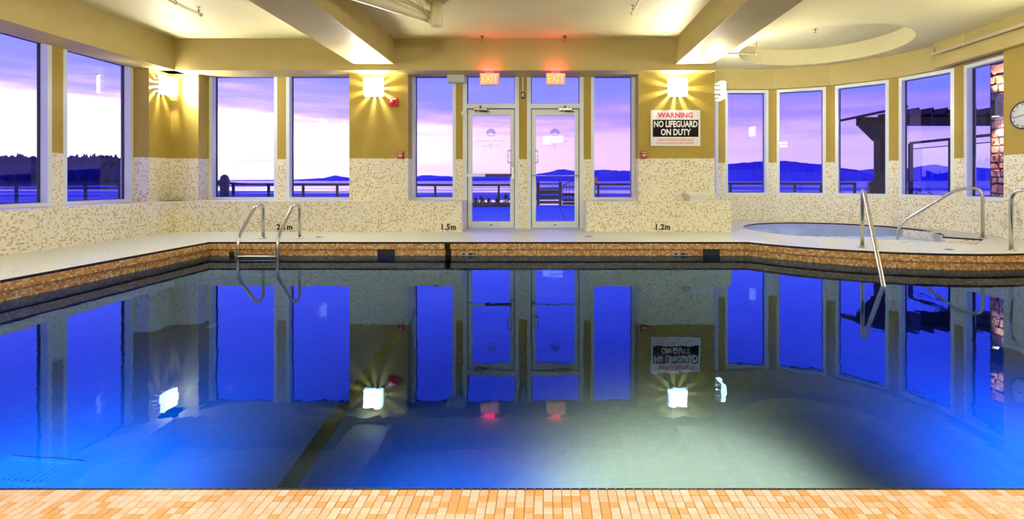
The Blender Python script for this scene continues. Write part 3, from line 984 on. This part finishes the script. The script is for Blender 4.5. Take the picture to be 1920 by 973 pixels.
# ------------------------------------------------------------------ small wall fittings
g = empty('alarm_strobe', (-2.70, YP, 2.255), 0, 'red fire alarm strobe beside a wall lamp', 'alarm')
MB().box(-.08, .08, -.055, 0, -.075, .075).build('body', m_red, g, bevel=.012)
MB().lathe([(.055, 0), (.05, .014), (.0, .02)], (0, -.055, -.005), 20, 0, Matrix.Rotation(PI / 2, 4, 'X')).build('horn', m_red, g)
MB().box(-.06, .06, -.066, -.05, .040, .062).build('strobe_lens', m_white, g, bevel=.004)
def pull(x, z, label):
    g = empty('fire_alarm_pull', (x, YP, z), 0, label, 'alarm', 'red fire alarm pull stations')
    MB().box(-.055, .055, -.045, 0, -.065, .065).build('body', m_dred, g, bevel=.008)
    MB().box(-.036, .036, -.058, -.044, -.010, .008).build('handle', m_white, g, bevel=.003)
    MB().box(-.010, .010, -.056, -.044, -.034, -.010).build('handle_stem', m_white, g)
    for dx in (-.03, -.01, .01, .03):
        MB().box(dx - .006, dx + .006, -.048, -.044, .036, .052).build('raised_mark', m_white, g)
    return g
pull(-2.572, 1.325, 'red fire alarm pull station below the alarm strobe')
pull(1.714, 1.325, 'red fire alarm pull station below the warning sign corner')
g = empty('loudspeaker', (-1.615, 8.98, 2.755), 0, 'pale grey box under the bulkhead above the window next to a door', 'speaker')
MB().box(-.155, .155, -.09, .09, -.13, 0).build('body', plain('pale grey plastic', (.58, .62, .62), .45), g, bevel=.012)
MB().box(-.14, .14, -.094, -.088, -.118, -.012).build('front_cover', plain('pale grey grille', (.52, .56, .57), .6), g)
g = empty('conduit_switch', (-.432, YF - .012, 2.42), 0, 'small dark box at the end of a white conduit between the doors', 'switch')
MB().box(-.032, .032, -.045, 0, -.06, .06).build('box', m_dsteel, g, bevel=.005)
MB().box(-.017, .017, -.05, -.044, -.03, .03).build('cover', m_steel, g)
MB().tube([(0, -.02, .06), (0, -.02, .36)], .011, 8).build('conduit', m_white, g)

# towel: a soft stack of three folded layers on the ledge
g = empty('folded_towel', (2.60, 8.70, ZL), .05, 'folded white towel lying on the ledge beside the wall end', 'towel')
def fold(w, d, z0, z1, dx=0.0, skew=0.0):
    b = MB(); n = 10
    prof = []
    for k in range(n + 1):
        a = -PI / 2 + PI * k / n
        prof.append((w + (z1 - z0) / 2 * math.cos(a), (z0 + z1) / 2 + (z1 - z0) / 2 * math.sin(a)))
    prof += [(-w, z1), (-w - .012, (z0 + z1) / 2), (-w, z0)]
    pr = [(x + dx + skew * (z - z0), z) for x, z in prof]
    A = [b.vert((x, -d, z)) for x, z in pr]; B = [b.vert((x, d, z)) for x, z in pr]
    for k in range(len(pr)):
        k2 = (k + 1) % len(pr)
        b.face((A[k], A[k2], B[k2], B[k]))
    b.face(A[::-1]); b.face(B)
    return b
for k in range(4):
    fold(.145 + .003 * (k % 2), .12, .001 + .020 * k, .019 + .020 * k, .006 * (k % 2)).build('towel_layer', m_towel, g, bevel=.003)
fold(.150, .125, .081, .142, -.005, -.45).build('towel_top_fold', m_towel, g, bevel=.008)

# ------------------------------------------------------------------ pipes and sprinklers under the ceiling
def sprinkler(b, x, y, z, up=1):
    b.lathe([(.010, 0), (.010, .03 * up), (.016, .032 * up), (.004, .045 * up), (.004, .07 * up), (.024, .072 * up), (.024, .076 * up), (.0, .078 * up)], (x, y, z), 10)
def pipe_run(name, pts, r, heads, hangers, label):
    g = empty(name, (0, 0, 0), 0, label, 'pipe')
    MB().tube(pts, r, 12).build('pipe', m_pipe, g)
    for h in heads:
        b = MB(); sprinkler(b, *h); b.build('sprinkler_head', m_brass, g)
    for (x, y, z) in hangers:
        MB().tube([(x, y, z - .0), (x, y, ZC)], .008, 8).build('hanger_rod', m_pipe, g)
        MB().lathe([(r + .006, -.012), (r + .006, .012)], (x, y, z), 12, 0, Matrix.Rotation(PI / 2, 4, 'X')).build('hanger_ring', m_pipe, g)
    e = pts[-1]
    MB().lathe([(r + .005, -.02), (r + .007, 0), (r + .004, .02)], e, 12, 0, Matrix.Rotation(PI / 2, 4, 'X')).build('end_cap', m_pipe, g)
    return g
pipe_run('sprinkler_pipe', [(-4.65, -2.1, 3.10), (-4.65, 6.73, 3.10)], .020, [(-4.65, 6.70, 3.12)], [(-4.65, 6.28, 3.10), (-4.65, 3.0, 3.10)], 'cream sprinkler pipe hung under the ceiling between the beam and the side windows')
pipe_run('sprinkler_pipe', [(1.14, -2.1, 3.10), (1.14, 6.67, 3.10)], .020, [(1.14, 6.64, 3.12)], [(1.14, 5.9, 3.10), (1.14, 3.0, 3.10)], 'cream sprinkler pipe ending above the doors beside the beam')
pipe_run('sprinkler_pipe', [(6.70, -2.1, 3.07), (6.70, 8.70, 3.07)], .024, [(6.70, 8.66, 3.09)], [(6.70, 8.05, 3.07), (6.70, 5.4, 3.07)], 'cream sprinkler pipe running under the bulkhead above the clock')
g = pipe_run('sprinkler_pipe', [(2.80, 8.7, 3.08), (3.64, 8.7, 3.08)], .014, [], [(3.64, 8.7, 3.08)], 'thin cream pipe stub reaching from the beam to the round recess')
for nm, (x, y) in (('flush_sprinkler', (-1.25, 8.35)), ('flush_sprinkler', (.28, 8.35))):
    pass
g = empty('ceiling_sprinkler', (4.85, 9.05, ZC + .32), 0, 'small sprinkler head in the round ceiling recess', 'sprinkler')
b = MB(); sprinkler(b, 0, 0, 0, -1); b.build('head', m_brass, g)
MB().lathe([(.05, 0), (.045, -.008), (.0, -.01)], (0, 0, 0), 14).build('escutcheon', m_pipe, g)
for i, x in enumerate((-1.08, .30)):
    g = empty('flush_sprinkler', (x, 8.42, ZC), 0, ['small brass sprinkler at the ceiling edge above the left exit sign', 'small brass sprinkler at the ceiling edge above the right exit sign'][i], 'sprinkler')
    MB().lathe([(.04, 0), (.035, -.01), (.0, -.012)], (0, 0, 0), 14).build('escutcheon', m_brass, g)
    b = MB(); sprinkler(b, 0, 0, -.01, -1); b.build('head', m_brass, g)

# big tapered tube with a short drum, hung by the left beam
g = empty('ceiling_duct', (0, 0, 0), 0, 'fat cream tapered tube hung under the ceiling by a beam, ending at a short drum', 'duct')
e1 = Vector((-1.63, 6.80, 3.075)); e0 = Vector((-2.50, 5.55, 3.10))
prf = [e1 + (e0 - e1) * k / 12 for k in range(13)]
b = MB(); b.tube(prf, .045, 20, r1=.12); b.build('tapered_tube', m_tube, g)
b = MB(); b.tube([e1 + Vector((.03, .12, .10)), e0 + Vector((.24, .12, .12))], .03, 14, r1=.05); b.build('upper_tube', m_tube, g)
MB().lathe([(.0, -.09), (.070, -.086), (.09, -.07), (.092, .06), (.085, .09), (.085, ZC - 3.06)], (-1.51, 6.86, 3.06), 24).build('drum', m_tube, g)
MB().lathe([(.055, -.02), (.062, -.01), (.062, .01), (.055, .02)], e1 + Vector((.03, .02, 0)), 18, 0, (e1 - e0).to_track_quat('Z', 'Y').to_matrix().to_4x4()).build('flange', m_tube, g)
for dx in (.0, .035):
    MB().tube([(-1.60 + dx, 6.82, 3.05), (-1.74 + dx, 6.45, ZC)], .008, 8).build('stay_wire', m_pipe, g)
MB().box(-2.1, -1.62, 6.2, 6.9, ZC - .035, ZC - .0).build('ceiling_plate', m_ceil, g)

# ------------------------------------------------------------------ stainless rails
TR_ = .0225
def flange(b, x, y, z=0.0):
    b.lathe([(.055, 0), (.055, .008), (.03, .016), (.026, .022)], (x, y, z), 18)
lad = empty('pool_ladder', (-4.02, 7.2, 0), 0, 'stainless steel pool ladder with two hooped handrails at the far edge', 'ladder')
for x in (-4.29, -3.74):
    X = x + 4.02
    pts = fillet([(X, .39, .0), (X, .39, .515), (X, .20, .515), (X, -.235, .075), (X, -.235, -1.2)], .13)
    r_ = MB().tube(pts, TR_, 14).build('handrail', m_steel, lad)
    b = MB(); flange(b, X, .39); b.build('base_flange', m_steel, r_)
for z in (-.175, -.45, -.72, -.99):
    s_ = MB().box(-.265, .275, -.275, -.195, z - .012, z + .012).build('step', m_steel, lad, bevel=.006)
    MB().box(-.25, .26, -.268, -.202, z + .0115, z + .016).build('step_tread', m_dsteel, s_)
def rail(name, pts, base, label, rad):
    g = empty(name, (base[0], base[1], 0), 0, label, 'handrail')
    O = Vector((base[0], base[1], 0))
    MB().tube([q - O for q in fillet(pts, rad)], TR_ + .001, 14).build('tube', m_steel, g)
    b = MB(); flange(b, 0, 0); b.build('base_flange', m_steel, g)
    return g
rd = Vector((-.43, -.90, 0)).normalized()
B = Vector((4.13, 6.56, 0))
rail('pool_handrail', [B, B + Vector((0, 0, .76)), B + rd * .16 + Vector((0, 0, .74)), B + rd * 1.58 + Vector((0, 0, -.20)), B + rd * 2.0 + Vector((0, 0, -.48))], B, 'stainless handrail slanting from the deck into the pool', .10)
B = Vector((5.81, 6.27, 0)); rd2 = Vector((.22, -.97, 0)).normalized()
rail('pool_handrail', [B, B + Vector((0, 0, .76)), B + rd2 * .30 + Vector((0, 0, .76)), B + rd2 * 1.3 + Vector((0, 0, -.20)), B + rd2 * 1.7 + Vector((0, 0, -.5))], B, 'stainless handrail hooping up beside the clock wall', .16)
B = Vector((6.60, 7.59, 0)); rd3 = Vector((-.69, .72, 0)).normalized()
rail('tub_handrail', [B, B + Vector((0, 0, .77)), B + rd3 * .30 + Vector((0, 0, .75)), B + rd3 * 1.06 + Vector((0, 0, .15)), B + rd3 * 1.10 + Vector((0, 0, -.45))], B, 'stainless handrail sloping down into the hot tub', .16)

# ------------------------------------------------------------------ hot tub
ht = empty('hot_tub', (0, 0, 0), 0, 'round sunken hot tub with black tiled rim in the window bay', 'hot tub')
mb = MB()
mb.strip(z3(h2, 0.0), z3(tub, 0.0), m=0, v=(0, .0255))
mb.strip(z3(tub, 0.0), z3(tub, -.0255), m=0)
mb.build('rim', m_black, ht, recalc=False)
mb = MB()
mb.strip(z3(tub, -.0255), z3(tub, -.75), m=0)
mb.build('basin_wall', m_tub, ht, recalc=False)
mb = MB()
mb.face([mb.vert((x, y, -.75)) for x, y in tub])
mb.build('basin_floor', m_tub, ht)
sp = TUB + Vector((.12, TR - .006))
MB().box(sp.x - .12, sp.x + .10, sp.y - .03, sp.y + .02, -.125, -.075).build('skimmer_slot', m_dark, ht)
mb = MB()
cw = [(TUB.x + (TR - .004) * math.cos(2 * PI * k / 48), TUB.y + (TR - .004) * math.sin(2 * PI * k / 48)) for k in range(48)]
c0 = mb.vert((TUB.x, TUB.y, -.16))
prev = [c0] * 48
rngs = []
for rr in (.25, .5, .75, 1.0):
    rngs.append([mb.vert((TUB.x + (x - TUB.x) * rr, TUB.y + (y - TUB.y) * rr, -.165 + R.uniform(-.008, .012) * (rr < 1))) for x, y in cw])
for k in range(48):
    mb.face((c0, rngs[0][k], rngs[0][(k + 1) % 48]), sm=True)
    for j in range(3):
        mb.face((rngs[j][k], rngs[j + 1][k], rngs[j + 1][(k + 1) % 48], rngs[j][(k + 1) % 48]), sm=True)
tag(mb.build('tub_water', m_foam), 'pale blue foaming water filling the hot tub', 'water', kind='stuff')
# entry steps in the notch
E = Matrix.Translation((TUB.x, TUB.y, 0)) @ Matrix(((nd.x, ne.x, 0, 0), (nd.y, ne.y, 0, 0), (0, 0, 1, 0), (0, 0, 0, 1)))
MB().box(1.60, 1.995, .005, .895, -.70, -.26, 0, E).build('entry_step', m_tub, ht)

# lids and small drains on the deck
def lid(x, y, r, label):
    g = empty('deck_lid', (x, y, 0), 0, label, 'lid')
    MB().lathe([(r, 0), (r, .004), (r - .01, .007), (0, .007)], (0, 0, 0), 28).build('cover', m_white, g)
    MB().box(-.03, .03, -.008, .008, .006, .009).build('lift_slot', m_gask, g)
lid(4.97, 6.98, .14, 'round white access lid on the deck between the tub and the pool')
lid(6.45, 8.46, .13, 'round white access lid on the deck behind the hot tub rim')
def drain(x, y, label):
    g = empty('floor_drain', (x, y, 0), 0, label, 'drain')
    MB().lathe([(.06, 0), (.06, .003), (.045, .004), (0, .004)], (0, 0, 0), 20).build('ring', m_steel, g)
    for k in range(-2, 3):
        MB().box(-.035, .035, k * .014 - .003, k * .014 + .003, .0035, .0048).build('slot', m_gask, g)
drain(-3.52, 7.75, 'small round floor drain on the deck beside the ladder')
drain(.66, 7.85, 'small round floor drain on the deck before the doors')
drain(5.10, 6.35, 'small round floor drain on the deck near the curved pool edge')

# ------------------------------------------------------------------ clock
g = empty('wall_clock', (XR, 7.335, 1.83), 0, 'round wall clock with black rim and white face', 'clock')
RX = Matrix.Rotation(-PI / 2, 4, 'Y')
MB().lathe([(.20, 0), (.205, .03), (.195, .045), (.182, .045), (.18, .03)], (0, 0, 0), 36, 0, RX).build('rim', m_gask, g)
MB().lathe([(.181, .02), (.181, .036), (0, .036)], (0, 0, 0), 36, 0, RX).build('face', m_clock, g)
for k in range(12):
    a = 2 * PI * k / 12
    c = Matrix.Rotation(a, 4, 'X')
    MB().box(-.040, -.0355, -.006, .006, .145, .168, 0, c).build('hour_mark', m_gask, g)
MB().box(-.042, -.037, -.005, .005, -.02, .10, 0, Matrix.Rotation(math.radians(75), 4, 'X')).build('hour_hand', m_gask, g)
MB().box(-.046, -.042, -.004, .004, -.02, .15, 0, Matrix.Rotation(math.radians(-100), 4, 'X')).build('minute_hand', m_gask, g)

# ================================================================== outdoors
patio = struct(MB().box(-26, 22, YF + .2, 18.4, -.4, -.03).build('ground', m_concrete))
for x in (-.72, .42, -2.4, 1.9):
    MB().box(x - .008, x + .008, YF + .4, 18.2, -.031, -.0285).build('paving_joint', m_gask, patio)
for y in (11.5, 14.5):
    MB().box(-8, 8, y - .008, y + .008, -.031, -.0285).build('paving_joint', m_gask, patio)
sea = MB()
sea.poly([(-9000, 18, -3), (9000, 18, -3), (9000, 14000, -3), (-9000, 14000, -3)])
sea = tag(sea.build('sea', m_sea), kind='structure')

def ridge(name, pts, Y, depth, mat, label, seed):
    """a range of hills: crest from (pixel x, crest height px above the horizon) samples turned into a solid ridge at distance Y"""
    rr = random.Random(seed)
    P = []
    for k in range(len(pts) - 1):
        (xa, ha), (xb, hb) = pts[k], pts[k + 1]
        n = max(2, int((xb - xa) / 6))
        for i in range(n):
            u = i / n
            P.append((xa + (xb - xa) * u, ha + (hb - ha) * u + rr.uniform(-.5, .5) * min(1, ha / 6)))
    P.append(pts[-1])
    b = MB(); R0 = []
    for px, h in P:
        X = (px - 1025) * Y / 940; z = max(-2.9, h * Y / 940 + .88)
        R0.append((b.vert((X * (1 - depth / Y), Y - depth, -3.2)), b.vert((X * (1 - .45 * depth / Y) + rr.uniform(-1, 1) * Y * .003, Y - depth * .45, -3 + (z + 3) * rr.uniform(.42, .6))),
                   b.vert((X, Y, z)), b.vert((X * (1 + depth / Y), Y + depth, -3.2))))
    for k in range(len(R0) - 1):
        for j in range(3):
            b.face((R0[k][j], R0[k + 1][j], R0[k + 1][j + 1], R0[k][j + 1]))
    return tag(b.build(name, mat, recalc=False, uvs=False), label, 'hills')
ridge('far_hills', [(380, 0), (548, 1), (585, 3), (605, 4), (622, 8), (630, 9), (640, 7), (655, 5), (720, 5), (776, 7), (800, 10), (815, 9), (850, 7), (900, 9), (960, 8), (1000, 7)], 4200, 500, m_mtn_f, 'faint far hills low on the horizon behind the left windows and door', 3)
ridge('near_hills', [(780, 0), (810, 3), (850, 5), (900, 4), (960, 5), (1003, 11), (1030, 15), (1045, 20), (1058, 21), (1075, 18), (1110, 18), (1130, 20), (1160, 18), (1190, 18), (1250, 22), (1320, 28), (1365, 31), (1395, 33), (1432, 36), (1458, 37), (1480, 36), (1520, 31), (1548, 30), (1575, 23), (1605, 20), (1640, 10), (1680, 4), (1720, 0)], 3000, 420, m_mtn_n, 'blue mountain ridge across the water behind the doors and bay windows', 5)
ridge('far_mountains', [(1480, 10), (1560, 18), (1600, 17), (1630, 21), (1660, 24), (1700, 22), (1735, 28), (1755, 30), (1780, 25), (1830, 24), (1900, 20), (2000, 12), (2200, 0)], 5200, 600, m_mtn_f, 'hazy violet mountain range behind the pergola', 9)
ridge('near_shore', [(-700, 5), (-300, 2), (0, 0)], 900, 60, m_mtn_n, 'low dark shore strip beyond the side windows', 2)

# wooded headland seen through the side windows
hl = empty('headland', (0, 0, 0), 0, 'dark wooded headland across the bay outside the side windows', 'headland')
b = MB()
crest = []
for k in range(60):
    X = -900 + k * 10
    env = max(0.0, min(1.0, (-318 - X) / 60.0))
    crest.append((X, 19.5 * env))
R0 = []
for X, h in crest:
    R0.append((b.vert((X, 404, -3.1)), b.vert((X, 412, -1 + h * .6)), b.vert((X, 440, -2 + h)), b.vert((X, 560, -3.1))))
for k in range(len(R0) - 1):
    for j in range(3):
        b.face((R0[k][j], R0[k + 1][j], R0[k + 1][j + 1], R0[k][j + 1]))
b.build('hillside', m_forest, hl, recalc=False, uvs=False)
b = MB()
rh = random.Random(21)
for k in range(1500):
    X = rh.uniform(-800, -322); Yt = rh.uniform(406, 452)
    env = max(0.05, min(1.0, (-318 - X) / 60.0))
    zb = (-2.5 + 17.5 * env * min(1, (Yt - 402) / 36))
    H = rh.uniform(5, 9.5) * (.6 + .4 * env); rr = rh.uniform(1.6, 3.2)
    if rh.random() < .45:   # conifer
        H *= 1.15
        prof = [(rr * .55, 0), (rr * .95, H * .14), (rr * .45, H * .45), (rr * .6, H * .5), (0.02, H)]
    else:
        prof = [(rr * .7, 0), (rr * 1.25, H * .35), (rr * 1.1, H * .62), (rr * .5, H * .84), (0.05, H * .9)]
    b.lathe([(q, z) for q, z in prof], (X, Yt, zb), 6)
tag(b.build('treetops', m_forest, hl, recalc=False, uvs=False), kind='stuff')

# black railing along the patio edge
YR = 18.0
def railing(name, x0, x1, posts, label, z=0.75, boards=0):
    g = empty(name, ((x0 + x1) / 2, YR, -.03), 0, label, 'railing')
    cx = (x0 + x1) / 2
    MB().box(x0 - cx, x1 - cx, -.035, .035, z - .03, z + .045).build('top_rail', m_rail, g)
    MB().box(x0 - cx, x1 - cx, -.02, .02, .05, .10).build('bottom_rail', m_rail, g)
    for x in posts:
        MB().box(x - cx - .035, x - cx + .035, -.035, .035, 0, z).build('post', m_rail, g)
    for k in range(4):
        zc = .10 + (z - .12) * (k + 1) / 5
        MB().tube([(x0 - cx, 0, zc), (x1 - cx, 0, zc)], .006, 6).build('wire', m_rail, g)
    return g
railing('railing', -24.0, -11.7, [-24 + 1.24 * k for k in range(10)], 'black railing running past the bollard outside the side windows', .76)
railing('railing', -11.3, -6.0, [-11.25, -9.98, -8.74, -7.52, -6.2], 'black railing outside the two far windows beside the ladder', .76)
railing('railing', -5.9, -.42, [-5.8, -4.0, -2.76, -1.72, -.5], 'black railing behind low shrubs outside the left door', .73)
railing('railing', 1.75, 4.3, [1.85, 3.38, 4.25], 'black railing outside the window beside the right door', .76)
railing('railing', 4.4, 11.1, [5.3, 6.6, 8.1, 8.9, 9.85, 11.05], 'black railing outside the bay windows', .78)
g = empty('bollard', (-11.5, 17.9, -.03), 0, 'thick round topped black bollard at the end of the railing', 'bollard')
MB().lathe([(.14, 0), (.14, .86), (.155, .88), (.155, .93), (.14, .95), (.13, 1.02), (.09, 1.08), (.04, 1.11), (0, 1.115)], (0, 0, 0), 20).build('post', m_rail, g)
MB().lathe([(.16, .86), (.17, .88), (.17, .90), (.16, .92)], (0, 0, 0), 20).build('collar', m_dsteel, g)
# board fence panel and arched gate behind the right door
g = empty('board_fence', (.02, YR, -.03), 0, 'dark fence of wide horizontal boards between two thick posts outside the right door', 'fence')
for x in (-.33, .47):
    MB().box(x - .055, x + .055, -.05, .05, 0, .86).build('post', m_rail, g)
MB().box(-.33, .47, -.035, .035, .76, .80).build('top_rail', m_rail, g)
for z, h in ((.12, .10), (.30, .13), (.49, .14), (.60, .05)):
    MB().box(-.29, .43, -.02, .02, z - h / 2, z + h / 2).build('board', m_rail, g)
g = empty('garden_gate', (1.03, YR, -.03), 0, 'black metal gate with an arched top and thin upright bars outside the right door', 'gate')
arcp = [(-.46, 0, .70), (-.30, 0, .82), (-.1, 0, .90), (.15, 0, .94), (.4, 0, .92), (.62, 0, .84)]
MB().tube(fillet(arcp, .1), .016, 8).build('arched_rail', m_rail, g)
for k in range(10):
    x = -.44 + k * .115
    zt = .70 + .24 * math.sin(PI * (x + .55) / 1.35) - .01
    MB().box(x - .011, x + .011, -.011, .011, .06, zt).build('bar', m_rail, g)
for z in (.08, .20, .40, .69):
    MB().box(-.46, .62, -.018, .018, z - (.05 if z < .5 else .012), z + (.05 if z < .5 else .012)).build('cross_rail', m_rail, g)
g = empty('post_lantern', (1.68, YR - .2, -.03), 0, 'small rust red lantern on a black post beside the gate', 'lantern')
MB().box(-.035, .035, -.035, .035, 0, .80).build('post', m_rail, g)
MB().box(-.11, .11, -.08, .08, .80, 1.02).build('lantern_box', plain('rust red lacquer', (.42, .06, .03), .5, emit=(.8, .12, .05), es=.25), g, bevel=.02)
MB().box(-.12, .12, -.09, .09, 1.015, 1.035).build('lantern_cap', m_dsteel, g)
# low shrubs in a kerbed bed outside the left door
g = tag(MB().box(-3.0, -.75, 17.24, 17.28, -.03, .12).build('planter_kerb', m_rail), 'low dark kerbed planter under the railing outside the left door', 'planter')
rs = random.Random(4)
def shrub(x, y, r, h, label, name='shrub'):
    g = empty(name, (x, y, -.03), 0, label, 'shrub', 'low shrubs under the patio railing')
    MB().tube([(0, 0, -.02), (0, 0, h * .6)], .015, 6).build('stem', m_leaf, g)
    b = MB()
    for k in range(70):
        th = rs.uniform(0, 2 * PI); ph = rs.uniform(0, PI / 2)
        q = rs.uniform(.5, 1)
        p = Vector((math.cos(th) * math.cos(ph) * r * q, math.sin(th) * math.cos(ph) * r * q, h * (.25 + .75 * math.sin(ph) * q)))
        d = Vector((rs.uniform(-1, 1), rs.uniform(-1, 1), rs.uniform(.1, 1))).normalized()
        s2 = d.cross(Vector((rs.uniform(-1, 1), rs.uniform(-1, 1), .3))).normalized() * .022
        b.poly([p - d * .05, p + s2, p + d * .06, p - s2])
    tag(b.build('foliage', m_leaf, g, recalc=False, uvs=False), kind='stuff')
spots = [(-2.5, .17, .22), (-2.28, .20, .26), (-2.02, .14, .20), (-1.72, .15, .25), (-1.42, .20, .36), (-1.2, .14, .18), (-.95, .16, .24)]
nm = ['first', 'second', 'third', 'fourth', 'tallest', 'sixth', 'last']
for i, (x, r, h) in enumerate(spots):
    shrub(x, 17.55, r * .6, h + .08, 'small dark leafy shrub in the planter, %s from the window side' % nm[i] if nm[i] != 'tallest' else 'tallest dark leafy shrub in the planter outside the left door')
for i, (x, y, r, h) in enumerate(((10.2, 16.4, .35, .5), (10.9, 16.8, .4, .55), (11.6, 16.6, .35, .45), (12.6, 16.9, .45, .6))):
    shrub(x, y, r, h, ['dark shrub beyond the glass fence, first from the pergola post', 'dark shrub beyond the glass fence, second from the pergola post', 'dark shrub beyond the glass fence, third from the pergola post', 'dark shrub beyond the glass fence, beside the stone column'][i])
g = empty('tree_stump', (-13.95, 16.5, -.03), 0, 'short dark post standing on the patio outside the second side window', 'post')
MB().lathe([(.06, 0), (.055, .5), (.07, .52), (.07, .58), (0, .60)], (0, 0, 0), 12).build('shaft', m_rail, g)
MB().lathe([(.10, 0), (.10, .03), (.06, .05)], (0, 0, 0), 12).build('foot', m_rail, g)

# pergola beyond the bay
PY = 14.0
g = empty('pergola', (9.38, PY, -.03), 0, 'dark timber pergola with a flared post head and overlapping roof boards', 'pergola')
MB().box(-.15, .15, -.15, .15, 0, 2.15).build('post', m_wood, g)
MB().box(-.19, .19, -.19, .19, 0, .35).build('post_base', m_wood, g)
b = MB()
lo = [(-.17, -.17), (.17, -.17), (.17, .17), (-.17, .17)]; hi = [(-.50, -.32), (.50, -.32), (.50, .32), (-.50, .32)]
A = [b.vert((x, y, 2.02)) for x, y in lo]; Bq = [b.vert((x, y, 2.45)) for x, y in hi]
b.face(A[::-1]); b.face(Bq)
for k in range(4):
    b.face((A[k], A[(k + 1) % 4], Bq[(k + 1) % 4], Bq[k]))
b.build('post_head', m_wood, g)
MB().box(-.66, 5.6, -.13, .13, 2.44, 2.66).build('beam', m_wood, g)
for k in range(14):
    b = MB()
    if k == 0:
        X = Matrix.Translation((-.80, 0, 2.62)) @ Matrix.Rotation(math.radians(-12), 4, 'Y')
        b.box(-.10, 1.15, -.55, .60, 0, .07, 0, X)
    else:
        X = Matrix.Translation((-.12 + k * .385, 0, 2.66)) @ Matrix.Rotation(math.radians(-9), 4, 'Y')
        b.box(-.02, .42, -.50, .55, 0, .15, 0, X)
    b.build('roof_board', m_wood, g)
MB().box(4.0, 4.3, -.15, .15, 0, 2.45).build('post', m_wood, g)
MB().box(3.8, 4.5, -.2, .2, 2.2, 2.44).build('post_head', m_wood, g)
# slender steel post with a globe behind the pergola post
g = empty('lamp_post', (9.95, 14.3, -.03), 0, 'slim post with a lit globe beside the pergola post', 'lamp post')
MB().tube([(0, 0, 0), (0, 0, 1.85)], .05, 12).build('shaft', m_rail, g)
MB().lathe([(.05, 1.85), (.10, 1.90), (.125, 1.98), (.10, 2.07), (.03, 2.10), (0, 2.10)], (0, 0, 0), 16).build('globe', plain('lit white globe', (.9, .9, .9), .4, emit=(1, .95, .9), es=3.0), g)
# glass fence running back past the bay
g = empty('glass_fence', (9.8, 12.0, -.03), 0, 'tall black framed glass fence panels on the patio before the pergola', 'fence')
for y in (-2.4, .15, 1.5):
    MB().box(-.04, .04, y - .04, y + .04, 0, 1.90).build('post', m_rail, g)
MB().box(-.035, .035, -2.4, 1.5, 1.88, 1.94).build('top_rail', m_rail, g)
MB().box(-.015, .015, -2.4, 1.5, 1.74, 1.76).build('mid_rail', m_rail, g)
MB().box(-.03, .03, -2.4, 1.5, .02, .08).build('bottom_rail', m_rail, g)
for a, bb in ((-2.36, .11), (.19, 1.46)):
    MB().box(-.006, .006, a, bb, .08, 1.74).build('glass_panel', m_glass, g)
g = empty('stair_railing', (8.95, 13.4, -.03), 0, 'dark sloping stair railing climbing beside the pergola post', 'railing')
MB().tube([(-.35, 0, .82), (.5, 0, 1.15)], .03, 8).build('sloping_rail', m_rail, g)
MB().box(-.34, -.06, -.05, .05, 0, .86).build('newel_post', m_rail, g)
MB().box(.40, .48, -.04, .04, 0, 1.12).build('post', m_rail, g)

# stone column with its lamp
cx, cyy = 9.90, 10.35
sc_ = empty('stone_column', (cx, cyy, -.03), 0, 'rough tan fieldstone column outside the bay lit by a spotlight', 'column')
MB().box(-.425, .425, -.33, .36, 0, 3.4).build('core', m_mortar, sc_)
rk = random.Random(31)
z = 0.0
while z < 3.35:
    h = rk.uniform(.12, .26)
    for face in ('front', 'side'):
        u = -.43 if face == 'front' else -.33
        end = .43 if face == 'front' else .33
        while u < end - .02:
            w = min(rk.uniform(.16, .34), end - u)
            if end - u - w < .08: w = end - u
            b = MB(); pr = rk.uniform(.035, .065); jn = .007
            n = 8
            def pt(a, dd, k):
                cu_, cz = u + w / 2, z + h / 2
                rx, rz = (w / 2 - jn) * dd, (h / 2 - jn) * dd
                ca, sa = math.cos(a), math.sin(a)
                s_ = 1 / max(abs(ca), abs(sa)) ** .90
                return cu_ + rx * ca * s_, cz + rz * sa * s_
            jit = [rk.uniform(.84, 1.08) for _ in range(n)]
            rings = []
            for dd, dep in ((1.0, -.01), (1.0, pr * .55), (.74, pr * rk.uniform(.85, 1.15))):
                rg = []
                for k in range(n):
                    uu, zz_ = pt(2 * PI * k / n, dd * jit[k], k)
                    dq = dep + (rk.uniform(-.012, .012) if dep > 0 else 0)
                    rg.append(b.vert((uu, -.30 - dq, zz_) if face == 'front' else (-.40 - dq, uu, zz_)))
                rings.append(rg)
            for q in range(2):
                for k in range(n):
                    b.face((rings[q][k], rings[q][(k + 1) % n], rings[q + 1][(k + 1) % n], rings[q + 1][k]))
            b.face(rings[2])
            b.build('stone', m_stone[rk.choice((0, 0, 1, 2))], sc_, uvs=False)
            u += w
    z += h
g = empty('column_spotlight', (9.33, 10.42, 2.36), 0, 'black cylinder spotlight fixed to the stone column', 'lamp')
MB().lathe([(.075, -.15), (.085, -.14), (.085, .14), (.075, .15)], (0, 0, 0), 18).build('cylinder', m_rail, g)
MB().box(0, .14, -.03, .03, -.03, .03).build('arm', m_rail, g)
MB().lathe([(.06, -.152), (0, -.153)], (0, 0, 0), 16).build('lens', plain('lit warm lens', (.9, .7, .5), .3, emit=(1, .62, .3), es=20.0), g)
for zz_, rx_ in ((-.18, 0.0), (.18, PI)):
    L = bpy.data.lights.new('spot_beam', 'SPOT'); L.energy = 220; L.color = (1.0, .50, .24)
    L.spot_size = math.radians(95); L.spot_blend = .6; L.shadow_soft_size = .04
    lo = bpy.data.objects.new('spot_beam', L); COL.objects.link(lo); lo.parent = g
    lo.location = (-.06, -.02, zz_); lo.rotation_euler = (rx_, 0, 0)
